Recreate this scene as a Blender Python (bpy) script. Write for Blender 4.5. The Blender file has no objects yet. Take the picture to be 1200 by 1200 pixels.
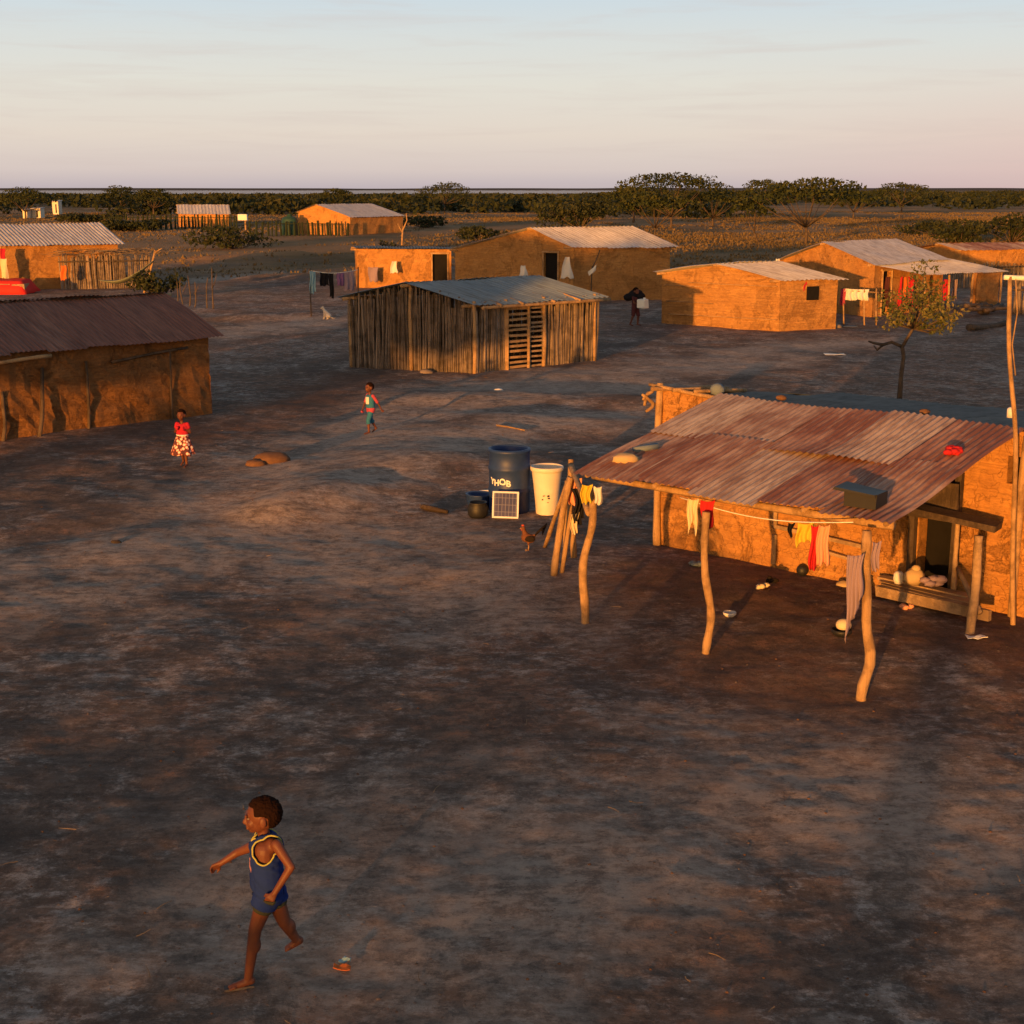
import bpy, bmesh, math, random
import numpy as np
from mathutils import Vector, Matrix, Quaternion
random.seed(7); rng = np.random.default_rng(7)
SC = bpy.context.scene
COL = SC.collection
R = math.radians
HC, FPX = 5.0, 1700.0
PITCH = math.atan(378/FPX)
SUN_EL, SUN_AZ = R(2.7), R(20.6)          # light travels towards azimuth +Y turned 19.6 deg to +X
CA, SA = math.cos(SUN_AZ), math.sin(SUN_AZ)

def ray(x, y):
    a = (x-600)/FPX; v = (600-y)/FPX
    return Vector((a, math.cos(PITCH)+v*math.sin(PITCH), -math.sin(PITCH)+v*math.cos(PITCH)))
def G(x, y, z=0.0):
    d = ray(x, y); t = (HC-z)/-d.z
    return Vector((d.x*t, d.y*t, z))
def P(x, y, Y):
    d = ray(x, y); t = Y/d.y
    return Vector((d.x*t, Y, HC+d.z*t))
def cs(c, s):                              # cross-sun / along-sun coordinates to x, y
    return (CA*c+SA*s, -SA*c+CA*s)

# ---------------------------------------------------------------- noise / terrain
def _h(ix, iy, seed):
    n = (ix.astype(np.int64)*374761393 + iy.astype(np.int64)*668265263 + seed*974711) & 0xffffffff
    n = ((n ^ (n >> 13))*1274126177) & 0xffffffff
    return ((n ^ (n >> 16)) & 0xffff)/65535.0
def vnoise(x, y, seed=0):
    x = np.asarray(x, float); y = np.asarray(y, float)
    ix = np.floor(x); iy = np.floor(y); fx = x-ix; fy = y-iy
    fx = fx*fx*fx*(fx*(fx*6-15)+10); fy = fy*fy*fy*(fy*(fy*6-15)+10)
    a = _h(ix, iy, seed); b = _h(ix+1, iy, seed); c = _h(ix, iy+1, seed); d = _h(ix+1, iy+1, seed)
    return (a*(1-fx)+b*fx)*(1-fy)+(c*(1-fx)+d*fx)*fy - 0.5
def gzn(x, y):
    x = np.asarray(x, float); y = np.asarray(y, float)
    far = np.clip((y-70)/120, 0, 1)
    z = .10*vnoise(x*.09, y*.07, 1) + .055*vnoise(x*.33+3, y*.27, 2) + .034*vnoise(x*1.05, y*.95+9, 3)
    z = z + .015*vnoise(x*2.6, y*2.4, 4)*(y < 60) + .012*vnoise(x*6.3, y*6.3, 5)*(y < 40)
    z = z + far*.45*vnoise(x*.03, y*.03, 6)
    # low mound with the trodden path over it
    def ridge(x0, y0, x1, y1, h, w):
        dx, dy = x1-x0, y1-y0; L = dx*dx+dy*dy
        t = np.clip(((x-x0)*dx+(y-y0)*dy)/L, 0, 1)
        d2 = (x-x0-t*dx)**2+(y-y0-t*dy)**2
        return h*np.exp(-d2/(w*w))
    z = z + ridge(-3.75, 22.6, -3.1, 24.0, .17, .75) + ridge(-21.5, 103, -16, 109, .55, 2.2) + ridge(-12.5, 105, -7.5, 108, .5, 2.0) + ridge(-11, 58, -7, 60, .16, 1.1) + ridge(-8, 88, -1, 93, .4, 2.0) + ridge(-14, 84, -9, 86, .3, 1.6)
    z = z + ridge(-3.1, 23.6, -.6, 31.5, .13, 1.5) + ridge(-1.6, 35, 3.2, 34.6, .16, 1.6)
    z = z + ridge(1.2, 19.2, 5.6, 15.4, .10, 2.0) + ridge(-1, 26.5, 2.5, 26, .10, 1.6) + ridge(.5, 31, 5, 31.5, .10, 1.5)
    z = z - ridge(-10, 18, -2.2, 25, .05, .5)
    return z
def gz(x, y): return float(gzn(np.array([x]), np.array([y]))[0])
def GG(px, py):                             # ground point under a pixel, on the undulating sheet
    p = G(px, py)
    for _ in range(3): p = G(px, py, gz(p.x, p.y))
    return p

# ---------------------------------------------------------------- mesh builder
class MB:
    def __init__(s): s.v = []; s.f = []; s.uv = {}; s.tint = {}
    def add(s, vs, fs, uvs=None, tint=None):
        b = len(s.v); s.v += [Vector(q) for q in vs]
        for k, f in enumerate(fs):
            if uvs is not None: s.uv[len(s.f)] = [uvs[i] for i in f]
            if tint is not None: s.tint[len(s.f)] = tint if not hasattr(tint, "__len__") else tint[k]
            s.f.append([i+b for i in f])
        return s
    def box(s, c, sx, sy, sz, rot=None, jit=0.0, tint=None):
        vs = []
        for z in (-.5, .5):
            for (x, y) in ((-.5, -.5), (.5, -.5), (.5, .5), (-.5, .5)):
                q = Vector((x*sx, y*sy, z*sz))+Vector([random.uniform(-jit, jit) for _ in range(3)])
                vs.append((rot @ q if rot else q)+Vector(c))
        return s.add(vs, [(3, 2, 1, 0), (4, 5, 6, 7), (0, 1, 5, 4), (1, 2, 6, 5), (2, 3, 7, 6), (3, 0, 4, 7)], tint=tint)
    def beam(s, a, b, w, h, tint=None, jit=0.0):
        a = Vector(a); b = Vector(b); d = b-a
        q = d.to_track_quat('X', 'Z').to_matrix()
        return s.box((a+b)/2, d.length, w, h, q, jit, tint)
    def tube(s, pts, rads, n=7, cap=True, tint=None, wob=0.0):
        pts = [Vector(p) for p in pts]
        if not hasattr(rads, '__len__'): rads = [rads]*len(pts)
        vs = []; fs = []; up = None
        for i, p in enumerate(pts):
            d = (pts[min(i+1, len(pts)-1)]-pts[max(i-1, 0)])
            if d.length < 1e-9: d = Vector((0, 0, 1))
            d.normalize()
            if up is None:
                up = d.orthogonal().normalized()
            up = (up-d*up.dot(d))
            if up.length < 1e-6: up = d.orthogonal()
            up.normalize(); w = d.cross(up)
            for k in range(n):
                a = 2*math.pi*k/n; r = rads[i]*(1+random.uniform(-wob, wob))
                vs.append(p+up*math.cos(a)*r+w*math.sin(a)*r)
        for i in range(len(pts)-1):
            for k in range(n):
                fs.append((i*n+k, i*n+(k+1) % n, (i+1)*n+(k+1) % n, (i+1)*n+k))
        if cap:
            fs.append(tuple(range(n-1, -1, -1))); m = (len(pts)-1)*n
            fs.append(tuple(m+k for k in range(n)))
        return s.add(vs, fs, tint=tint)
    def stick(s, a, b, r0, r1=None, bend=0.0, n=6, seg=5, tint=None):
        a = Vector(a); b = Vector(b); r1 = r0 if r1 is None else r1
        d = b-a; o = d.orthogonal().normalized(); o2 = d.normalized().cross(o)
        ph = random.uniform(0, 6.28); pts = []; rr = []
        for i in range(seg+1):
            t = i/seg; w = math.sin(t*math.pi)*bend+math.sin(t*7+ph)*bend*.3*math.sin(t*math.pi)
            pts.append(a+d*t+(o*math.cos(ph)+o2*math.sin(ph))*w)
            rr.append((r0+(r1-r0)*t)*random.uniform(.9, 1.1))
        return s.tube(pts, rr, n, tint=tint)
    def ell(s, c, rx, ry, rz, nu=12, nv=8, rot=None, jit=0.0, tint=None):
        vs = [Vector((0, 0, -rz))]; fs = []
        for j in range(1, nv):
            ph = -math.pi/2+math.pi*j/nv
            for i in range(nu):
                th = 2*math.pi*i/nu; k = 1+random.uniform(-jit, jit)
                vs.append(Vector((rx*math.cos(ph)*math.cos(th)*k, ry*math.cos(ph)*math.sin(th)*k, rz*math.sin(ph)*k)))
        vs.append(Vector((0, 0, rz))); T = len(vs)-1
        for i in range(nu): fs.append((0, 1+(i+1) % nu, 1+i))
        for j in range(nv-2):
            for i in range(nu):
                a = 1+j*nu
                fs.append((a+i, a+(i+1) % nu, a+nu+(i+1) % nu, a+nu+i))
        a = 1+(nv-2)*nu
        for i in range(nu): fs.append((a+i, a+(i+1) % nu, T))
        vs = [((rot @ q) if rot else q)+Vector(c) for q in vs]
        return s.add(vs, fs, tint=tint)
    def lathe(s, c, prof, n=28, cap0=True, cap1=True):
        vs = []; fs = []
        for (r, z) in prof:
            for k in range(n):
                a = 2*math.pi*k/n; vs.append(Vector((r*math.cos(a), r*math.sin(a), z))+Vector(c))
        for i in range(len(prof)-1):
            for k in range(n): fs.append((i*n+k, i*n+(k+1) % n, (i+1)*n+(k+1) % n, (i+1)*n+k))
        if cap0: fs.append(tuple(range(n-1, -1, -1)))
        if cap1: m = (len(prof)-1)*n; fs.append(tuple(m+k for k in range(n)))
        return s.add(vs, fs)
    def build(s, name, mat, parent=None, smooth=False, org=None, solid=0.0):
        o3 = Vector(org) if org is not None else (Vector(parent_world(parent)) if parent else Vector((0, 0, 0)))
        me = bpy.data.meshes.new(name)
        me.from_pydata([q-o3 for q in s.v], [], s.f)
        if s.uv:
            ul = me.uv_layers.new(name='UVMap')
            for pi, pol in enumerate(me.polygons):
                if pi in s.uv:
                    for k, li in enumerate(pol.loop_indices): ul.data[li].uv = s.uv[pi][k]
        if s.tint:
            at = me.attributes.new('tint', 'FLOAT', 'FACE')
            vals = np.full(len(me.polygons), .5, np.float32)
            for k, t in s.tint.items(): vals[k] = t
            at.data.foreach_set('value', vals)
        if smooth: me.polygons.foreach_set('use_smooth', [True]*len(me.polygons))
        me.update()
        me.materials.append(mat)
        ob = bpy.data.objects.new(name, me); COL.objects.link(ob)
        if parent: ob.parent = parent
        elif org is not None: ob.location = o3
        if solid:
            m = ob.modifiers.new('thick', 'SOLIDIFY'); m.thickness = solid; m.offset = 0
        return ob
def parent_world(o):
    p = Vector(o.location)
    if o.parent: p += parent_world(o.parent)
    return p
def tag(o, label=None, cat=None, group=None, kind=None):
    if label: o['label'] = label
    if cat: o['category'] = cat
    if group: o['group'] = group
    if kind: o['kind'] = kind
    return o
def thing(name, loc, label, cat, group=None):
    o = bpy.data.objects.new(name, None); COL.objects.link(o)
    o.location = loc; o.empty_display_size = .2
    return tag(o, label, cat, group)
def copy_tree(o, loc, rz=0, sc=1.0, label=None, group=None, parent=None):
    c = o.copy(); COL.objects.link(c)
    if parent: c.parent = parent
    else:
        c.location = loc; c.rotation_euler = (0, 0, rz); c.scale = (sc, sc, sc)
        if label: c['label'] = label
        if group: c['group'] = group
    for ch in list(o.children): copy_tree(ch, None, parent=c)
    return c

# ---------------------------------------------------------------- materials
class NT:
    def __init__(s, name):
        s.m = bpy.data.materials.new(name); s.m.use_nodes = True
        s.t = s.m.node_tree; s.b = s.t.nodes['Principled BSDF']
    def n(s, typ, **kw):
        nd = s.t.nodes.new(typ)
        for k, v in kw.items():
            if k.startswith('i_'):
                key = k[2:]; key = int(key) if key.isdigit() else key.replace('_', ' ')
                nd.inputs[key].default_value = v
            else: setattr(nd, k, v)
        return nd
    def l(s, a, b): s.t.links.new(a, b)
    def coord(s, kind='Object', scale=(1, 1, 1), rot=(0, 0, 0)):
        tc = s.n('ShaderNodeTexCoord'); mp = s.n('ShaderNodeMapping')
        mp.inputs['Scale'].default_value = scale; mp.inputs['Rotation'].default_value = rot
        s.l(tc.outputs[kind], mp.inputs['Vector']); return mp.outputs['Vector']
    def pos(s, scale=(1, 1, 1)):
        g = s.n('ShaderNodeNewGeometry'); mp = s.n('ShaderNodeMapping'); mp.inputs['Scale'].default_value = scale
        s.l(g.outputs['Position'], mp.inputs['Vector']); return mp.outputs['Vector']
    def noise(s, vec, scale, detail=4, rough=.6, dist=0.0):
        nd = s.n('ShaderNodeTexNoise'); nd.inputs['Scale'].default_value = scale
        nd.inputs['Detail'].default_value = detail; nd.inputs['Roughness'].default_value = rough
        nd.inputs['Distortion'].default_value = dist
        s.l(vec, nd.inputs['Vector']); return nd.outputs['Fac']
    def ramp(s, fac, stops, interp='LINEAR'):
        r = s.n('ShaderNodeValToRGB'); r.color_ramp.interpolation = interp
        el = r.color_ramp.elements
        while len(el) < len(stops): el.new(.5)
        for e, (p, c) in zip(el, stops):
            e.position = p; e.color = (c, c, c, 1) if not hasattr(c, '__len__') else (*c, 1)
        s.l(fac, r.inputs['Fac']); return r.outputs['Color']
    def mix(s, fac, a, b, mode='MIX'):
        m = s.n('ShaderNodeMix', data_type='RGBA', blend_type=mode)
        for sock, v in ((m.inputs[0], fac), (m.inputs[6], a), (m.inputs[7], b)):
            if hasattr(v, 'is_linked') or hasattr(v, 'links'): s.l(v, sock)
            elif hasattr(v, '__len__'): sock.default_value = (*v, 1)
            else: sock.default_value = v
        return m.outputs[2]
    def math(s, op, a, b=0.0):
        m = s.n('ShaderNodeMath', operation=op)
        for sock, v in ((m.inputs[0], a), (m.inputs[1], b)):
            if hasattr(v, 'links'): s.l(v, sock)
            else: sock.default_value = v
        return m.outputs[0]
    def attr(s, name):
        a = s.n('ShaderNodeAttribute'); a.attribute_name = name; return a.outputs['Fac']
    def bump(s, h, strength=.5, dist=.02):
        b = s.n('ShaderNodeBump'); b.inputs['Strength'].default_value = strength; b.inputs['Distance'].default_value = dist
        s.l(h, b.inputs['Height']); s.l(b.outputs['Normal'], s.b.inputs['Normal'])
    def done(s, col=None, rough=.9, metal=0.0, spec=.3):
        if col is not None:
            if hasattr(col, 'links'): s.l(col, s.b.inputs['Base Color'])
            else: s.b.inputs['Base Color'].default_value = (*col, 1)
        s.b.inputs['Roughness'].default_value = rough; s.b.inputs['Metallic'].default_value = metal
        s.b.inputs['Specular IOR Level'].default_value = spec
        return s.m

def mat_mud(name, c0, c1, c2, lath=.5, scale=1.0, pk_=1.0):
    t = NT(name); v = t.coord('Object')
    n1 = t.noise(v, 1.3*scale, 6, .65); n2 = t.noise(v, 9*scale, 5, .7)
    vh = t.coord('Object', (.5, .5, 9)); lines = t.noise(vh, 2.2, 6, .7, 1.2)
    lm = t.ramp(lines, [(.38, 0.0), (.60, 1.0)])
    np_ = t.noise(v, .75*scale, 8, .75, .8); patch = t.ramp(np_, [(.545, 0.), (.575, 1.)])
    col = t.mix(t.ramp(n1, [(.3, 0.), (.7, 1.)]), c0, c1)
    col = t.mix(t.math('MULTIPLY', t.ramp(n2, [(.45, 0.), (.75, 1.)]), .6), col, c2)
    col = t.mix(t.math('MULTIPLY', t.math('SUBTRACT', 1.0, lm), .45*lath), col, tuple(x*.55 for x in c0))
    col = t.mix(t.math('MULTIPLY', patch, t.math('ADD', .35*pk_, t.math('MULTIPLY', t.math('SUBTRACT', 1.0, lm), .5*pk_))), col, tuple(x*.55 for x in c2))
    dirt = t.noise(v, 3.2*scale, 8, .8); col = t.mix(t.math('MULTIPLY', t.ramp(dirt, [(.48, 0.), (.66, 1.)]), .4), col, tuple(x*.6 for x in c0))
    vo = t.n('ShaderNodeTexVoronoi', feature='DISTANCE_TO_EDGE'); vo.inputs['Scale'].default_value = 3.2*scale
    wv = t.n('ShaderNodeVectorMath', operation='ADD'); t.l(v, wv.inputs[0])
    nv = t.n('ShaderNodeTexNoise'); nv.inputs['Scale'].default_value = 4; t.l(v, nv.inputs['Vector']); t.l(nv.outputs['Color'], wv.inputs[1])
    t.l(wv.outputs[0], vo.inputs['Vector'])
    crack = t.ramp(vo.outputs['Distance'], [(.0, 0.), (.022, 1.)])
    n3 = t.noise(v, .9, 3)
    cm = t.math('MULTIPLY', t.math('SUBTRACT', 1.0, crack), t.ramp(n3, [(.54, 0.), (.70, .6)]))
    col = t.mix(cm, col, tuple(x*.35 for x in c0))
    h = t.math('ADD', t.math('ADD', t.math('MULTIPLY', n2, .6), t.math('MULTIPLY', lm, .8*lath)), t.math('SUBTRACT', t.math('MULTIPLY', crack, .3), t.math('MULTIPLY', patch, .6)))
    t.bump(h, .9, .035)
    return t.done(col, .95, 0, .1)
def mat_roof(name, base, alt, rust, rust_lo=.5, rust_hi=.72, rough=.6, metal=.25):
    t = NT(name); uv = t.coord('UV'); uvs = t.coord('UV', (1.0, .22, 1))
    n1 = t.noise(uvs, 2.6, 6, .68); n2 = t.noise(uv, .8, 4); n3 = t.noise(t.coord('UV', (6, .5, 1)), 3, 5, .7)
    col = t.mix(t.attr('tint'), base, alt)
    m = t.ramp(t.math('ADD', t.math('MULTIPLY', n1, .6), t.math('MULTIPLY', n2, .4)), [(rust_lo, 0.), (rust_hi, 1.)])
    m = t.math('MULTIPLY', m, t.math('ADD', .35, t.math('MULTIPLY', t.attr('tint'), .9)))
    col = t.mix(m, col, rust)
    col = t.mix(t.math('MULTIPLY', t.ramp(n3, [(.45, 0.), (.62, 1.)]), .6), col, tuple(x*.6 for x in rust))
    n4 = t.noise(t.coord('UV', (9, .35, 1), ), 2.3, 4, .7)
    col = t.mix(t.math('MULTIPLY', t.ramp(n4, [(.54, 0.), (.68, 1.)]), .45), col, alt if sum(alt) > sum(base) else base)
    t.bump(n3, .25, .01)
    return t.done(col, rough, metal, .4)
def mat_wood(name, c0, c1, scale=(12, 12, 1.2), rough=.85, usetint=False):
    t = NT(name); v = t.coord('Object', scale)
    n1 = t.noise(v, 2.0, 8, .78, .5); n2 = t.noise(t.coord('Object'), 3.1, 6, .7)
    col = t.mix(t.ramp(n1, [(.3, 0.), (.7, 1.)]), c0, c1)
    col = t.mix(t.math('MULTIPLY', t.ramp(n2, [(.47, 0.), (.58, 1.)]), .55), col, tuple(x*.42 for x in c0))
    if usetint:
        k = t.math('ADD', .5, t.attr('tint'))
        cc = t.n('ShaderNodeVectorMath', operation='SCALE'); t.l(col, cc.inputs[0]); t.l(k, cc.inputs['Scale'])
        col = cc.outputs[0]
    t.bump(t.math('ADD', n1, n2), .9, .02)
    return t.done(col, rough, 0, .2)
def mat_leaf(name, stops, trans=.15):
    t = NT(name); col = t.ramp(t.attr('tint'), stops)
    n = t.noise(t.coord('Object'), 1.5, 3)
    col = t.mix(t.math('MULTIPLY', n, .5), col, stops[0][1])
    t.b.inputs['Transmission Weight'].default_value = 0
    m = t.done(col, .75, 0, .15)
    return m
def mat_cloth(name, c, c2=None, scale=30, rough=.9):
    t = NT(name); v = t.coord('Object')
    n = t.noise(v, scale, 3); n2 = t.noise(v, 4, 3)
    col = t.mix(t.math('MULTIPLY', n2, .45), c, tuple(x*.55 for x in c) if c2 is None else c2)
    t.bump(n, .2, .004)
    return t.done(col, rough, 0, .1)
def mat_plain(name, c, rough=.6, spec=.4, var=.3, metal=0.0, scale=6):
    t = NT(name); n = t.noise(t.coord('Object'), scale, 5, .65)
    col = t.mix(t.math('MULTIPLY', t.ramp(n, [(.35, 0.), (.75, 1.)]), var*2), c, tuple(x*.45 for x in c))
    t.bump(n, .15, .01)
    return t.done(col, rough, metal, spec)

M = {}
M['mud'] = mat_mud('mud_ochre', (.43, .205, .068), (.54, .28, .095), (.29, .14, .055), .35, 1.0, .6)
M['mudline'] = mat_mud('mud_on_cane', (.44, .22, .075), (.55, .30, .11), (.28, .14, .06), .7, 1.0, .55)
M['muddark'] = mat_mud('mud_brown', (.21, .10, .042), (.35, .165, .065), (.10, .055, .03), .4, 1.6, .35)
M['rooftin'] = mat_roof('tin_pale', (.54, .52, .55), (.64, .61, .63), (.33, .24, .21), .56, .8)
M['roofblue'] = mat_roof('tin_bluegrey', (.20, .26, .31), (.27, .33, .38), (.15, .14, .14), .55, .85, .65, .2)
M['roofrust'] = mat_roof('tin_rusted', (.66, .52, .41), (.42, .21, .14), (.24, .09, .055), .43, .56, .75, .1)
M['roofbrown'] = mat_roof('tin_brown', (.22, .095, .07), (.29, .15, .11), (.12, .05, .04), .42, .7, .7, .1)
M['roofgrey'] = mat_roof('tin_grey', (.10, .10, .105), (.15, .145, .14), (.07, .06, .058), .5, .75, .7, .15)
M['wood'] = mat_wood('pale_wood', (.32, .19, .095), (.48, .31, .16))
M['woodgrey'] = mat_wood('grey_stick_wood', (.115, .088, .07), (.25, .19, .15), (16, 16, 1.1), .9, True)
M['wooddark'] = mat_wood('dark_wood', (.05, .035, .028), (.11, .08, .06))
M['plank'] = mat_wood('worn_plank', (.30, .2, .12), (.45, .31, .19), (2, 9, 9))
M['bark'] = mat_wood('bark', (.07, .05, .038), (.14, .10, .075), (9, 9, 2))
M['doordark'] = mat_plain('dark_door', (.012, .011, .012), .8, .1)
M['acleaf'] = mat_leaf('acacia_leaf', [(0., (.018, .026, .010)), (.5, (.040, .052, .016)), (1., (.085, .085, .028))])
M['scrubleaf'] = mat_leaf('scrub_leaf', [(0., (.014, .020, .010)), (.5, (.032, .040, .016)), (1., (.062, .060, .024))])
M['yleaf'] = mat_leaf('yellow_green_leaf', [(0., (.04, .055, .018)), (.5, (.11, .11, .035)), (1., (.26, .19, .07))])
M['grass'] = mat_leaf('dry_grass_blade', [(0., (.11, .08, .04)), (.5, (.17, .115, .055)), (1., (.22, .15, .07))])
NIS = 2.25
# ---------------------------------------------------------------- camera, sun, sky
cam = bpy.data.cameras.new('camera'); cam.sensor_width = 36; cam.lens = 36*FPX/1200; cam.clip_end = 20000; cam.clip_start = .1
co = bpy.data.objects.new('camera', cam); COL.objects.link(co)
co.location = (0, 0, HC); co.rotation_euler = (math.pi/2-PITCH, 0, 0); SC.camera = co
sl = bpy.data.lights.new('sun', 'SUN'); sl.energy = 5.0; sl.angle = R(.6); sl.color = (1.0, .40, .07)
so = bpy.data.objects.new('sun', sl); COL.objects.link(so)
sd = Vector((SA*math.cos(SUN_EL), CA*math.cos(SUN_EL), -math.sin(SUN_EL)))
so.rotation_euler = sd.to_track_quat('-Z', 'Y').to_euler(); so.location = (-10, -20, 12)
SC.view_settings.view_transform = 'Standard'; SC.view_settings.look = 'None'
SC.view_settings.exposure = .5; SC.view_settings.gamma = 1.0

w = bpy.data.worlds.new('World'); SC.world = w; w.use_nodes = True
nt = w.node_tree; bg = nt.nodes['Background']
class WT(NT):
    def __init__(s): s.t = nt
wt = WT()
sky = wt.n('ShaderNodeTexSky', sky_type='NISHITA'); sky.sun_disc = False
sky.sun_elevation = SUN_EL; sky.sun_rotation = math.pi+SUN_AZ; sky.altitude = 30; sky.dust_density = 1.6; sky.air_density = 1.0
tc = wt.n('ShaderNodeTexCoord'); sep = wt.n('ShaderNodeSeparateXYZ'); wt.l(tc.outputs['Generated'], sep.inputs[0])
# dusk sky opposite the sun: lilac at the rim, pink, cream, then pale blue; higher up the Nishita sky takes over
k = 10.6
def kc(r, g, b): return (r*k, g*k, b*k)
mp = wt.n('ShaderNodeMapRange'); mp.inputs['From Min'].default_value = 0; mp.inputs['From Max'].default_value = .16
wt.l(sep.outputs['Z'], mp.inputs['Value'])
rp = wt.n('ShaderNodeValToRGB'); el = rp.color_ramp.elements
stops = [(0.0, (.44, .375, .40)), (.08, (.58, .49, .455)), (.22, (.66, .575, .495)), (.42, (.655, .63, .56)), (.60, (.60, .625, .605)), (.78, (.52, .605, .655)), (1.0, (.42, .56, .68))]
stops = [(p_, tuple(q/1.28 for q in c_)) for p_, c_ in stops]
while len(el) < len(stops): el.new(.5)
for e, (p_, c_) in zip(el, stops): e.position = p_; e.color = (*c_, 1)
wt.l(mp.outputs[0], rp.inputs['Fac'])
# a little pinker and dimmer to the right, faint streaky cloud
mr = wt.n('ShaderNodeMapRange'); mr.inputs['From Min'].default_value = .12; mr.inputs['From Max'].default_value = .42
wt.l(sep.outputs['X'], mr.inputs['Value'])
lo = wt.n('ShaderNodeMapRange'); lo.inputs['From Min'].default_value = .09; lo.inputs['From Max'].default_value = .0
wt.l(sep.outputs['Z'], lo.inputs['Value'])
fac = wt.math('MULTIPLY', wt.math('MULTIPLY', mr.outputs[0], lo.outputs[0]), .85)
col = wt.mix(fac, rp.outputs['Color'], (.50, .33, .30))
mpc = wt.n('ShaderNodeMapping'); mpc.inputs['Scale'].default_value = (5, 5, 75); mpc.inputs['Rotation'].default_value = (0, R(1.2), 0)
wt.l(tc.outputs['Generated'], mpc.inputs['Vector'])
cn = wt.noise(mpc.outputs['Vector'], 1.6, 5, .6, .5)
cf = wt.math('MULTIPLY', wt.ramp(cn, [(.48, 0.), (.74, 1.)]), .32)
col = wt.mix(cf, col, (.43, .355, .325))
sc_ = wt.n('ShaderNodeVectorMath', operation='SCALE'); wt.l(col, sc_.inputs[0]); sc_.inputs['Scale'].default_value = k
nish = wt.n('ShaderNodeVectorMath', operation='MULTIPLY'); wt.l(sky.outputs[0], nish.inputs[0]); nish.inputs[1].default_value = (NIS*.92, NIS*.88, NIS*.90)
hi = wt.n('ShaderNodeMapRange'); hi.inputs['From Min'].default_value = .13; hi.inputs['From Max'].default_value = .5
wt.l(sep.outputs['Z'], hi.inputs['Value'])
# only the half of the sky facing away from the sun has the dusk bands
dt = wt.n('ShaderNodeVectorMath', operation='DOT_PRODUCT'); wt.l(tc.outputs['Generated'], dt.inputs[0]); dt.inputs[1].default_value = (SA, CA, 0)
bk = wt.n('ShaderNodeMapRange'); bk.inputs['From Min'].default_value = .45; bk.inputs['From Max'].default_value = -.25
wt.l(dt.outputs['Value'], bk.inputs['Value'])
f2 = wt.math('MAXIMUM', hi.outputs[0], bk.outputs[0])
out = wt.mix(f2, sc_.outputs[0], nish.outputs[0])
wt.l(out, bg.inputs['Color']); bg.inputs['Strength'].default_value = .1

# ---------------------------------------------------------------- ground
def make_ground():
    ys = list(np.arange(-70, 2.01, 3.0)); y = 3.0
    while y < 122: ys.append(y); y += max(.042, y*.0047)
    while y < 9000: ys.append(y); y *= 1.022
    ys = np.array(ys)
    u = np.linspace(-1, 1, 361); side = np.array([1.08, 1.25, 1.6, 2.2, 3.2, 5.0])
    u = np.concatenate([-side[::-1], u, side])
    half = .42*np.maximum(ys, 3)+5.0
    half = np.where(ys < 3, 14, half)
    X = u[None, :]*half[:, None]; Y = np.repeat(ys[:, None], len(u), 1)
    Z = gzn(X, Y)
    nr, nc = X.shape
    V = np.stack([X, Y, Z], -1).reshape(-1, 3)
    i = np.arange((nr-1)*nc).reshape(nr-1, nc)[:, :-1].ravel()
    F = np.stack([i, i+1, i+nc+1, i+nc], -1)
    me = bpy.data.meshes.new('ground')
    me.vertices.add(len(V)); me.vertices.foreach_set('co', V.ravel())
    me.loops.add(F.size); me.loops.foreach_set('vertex_index', F.ravel())
    me.polygons.add(len(F)); me.polygons.foreach_set('loop_start', np.arange(0, F.size, 4))
    me.polygons.foreach_set('use_smooth', np.ones(len(F), bool))
    def worn_lit(lines, w):
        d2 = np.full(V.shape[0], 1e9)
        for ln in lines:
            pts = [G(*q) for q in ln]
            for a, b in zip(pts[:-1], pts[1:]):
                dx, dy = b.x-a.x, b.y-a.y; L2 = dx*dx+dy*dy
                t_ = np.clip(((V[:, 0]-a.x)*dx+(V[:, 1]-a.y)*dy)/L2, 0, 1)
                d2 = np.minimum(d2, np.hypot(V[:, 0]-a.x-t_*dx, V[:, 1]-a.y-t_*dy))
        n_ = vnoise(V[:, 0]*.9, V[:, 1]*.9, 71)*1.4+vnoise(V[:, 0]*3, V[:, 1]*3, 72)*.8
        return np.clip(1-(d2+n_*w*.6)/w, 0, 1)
    at = me.attributes.new('worn_lit', 'FLOAT', 'POINT'); at.data.foreach_set('value', worn_lit([[(330, 660), (320, 590), (400, 535), (480, 490), (560, 462), (700, 458), (760, 430), (1000, 400)], [(0, 705), (250, 655), (330, 600)], [(560, 462), (640, 440), (900, 425)], [(420, 1050), (640, 1060)], [(900, 900), (1120, 960)], [(500, 640), (560, 700)], [(200, 330), (330, 320)], [(250, 390), (380, 375)], [(420, 560), (540, 520)], [(380, 640), (560, 690)], [(620, 500), (760, 490)], [(150, 640), (40, 670)]], 2.3).astype(np.float32))  # trodden paths and sunlit ground alike, painted pale along these lines
    at = me.attributes.new('redbrown', 'FLOAT', 'POINT'); at.data.foreach_set('value', worn_lit([[(760, 690), (1000, 730), (1200, 770)], [(840, 790), (980, 820)], [(0, 540), (200, 510), (340, 480), (400, 440)]], 1.8).astype(np.float32))  # reddish brown blended in along these lines
    me.update(calc_edges=True); me.validate()
    o = bpy.data.objects.new('ground', me); COL.objects.link(o)
    return o
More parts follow.
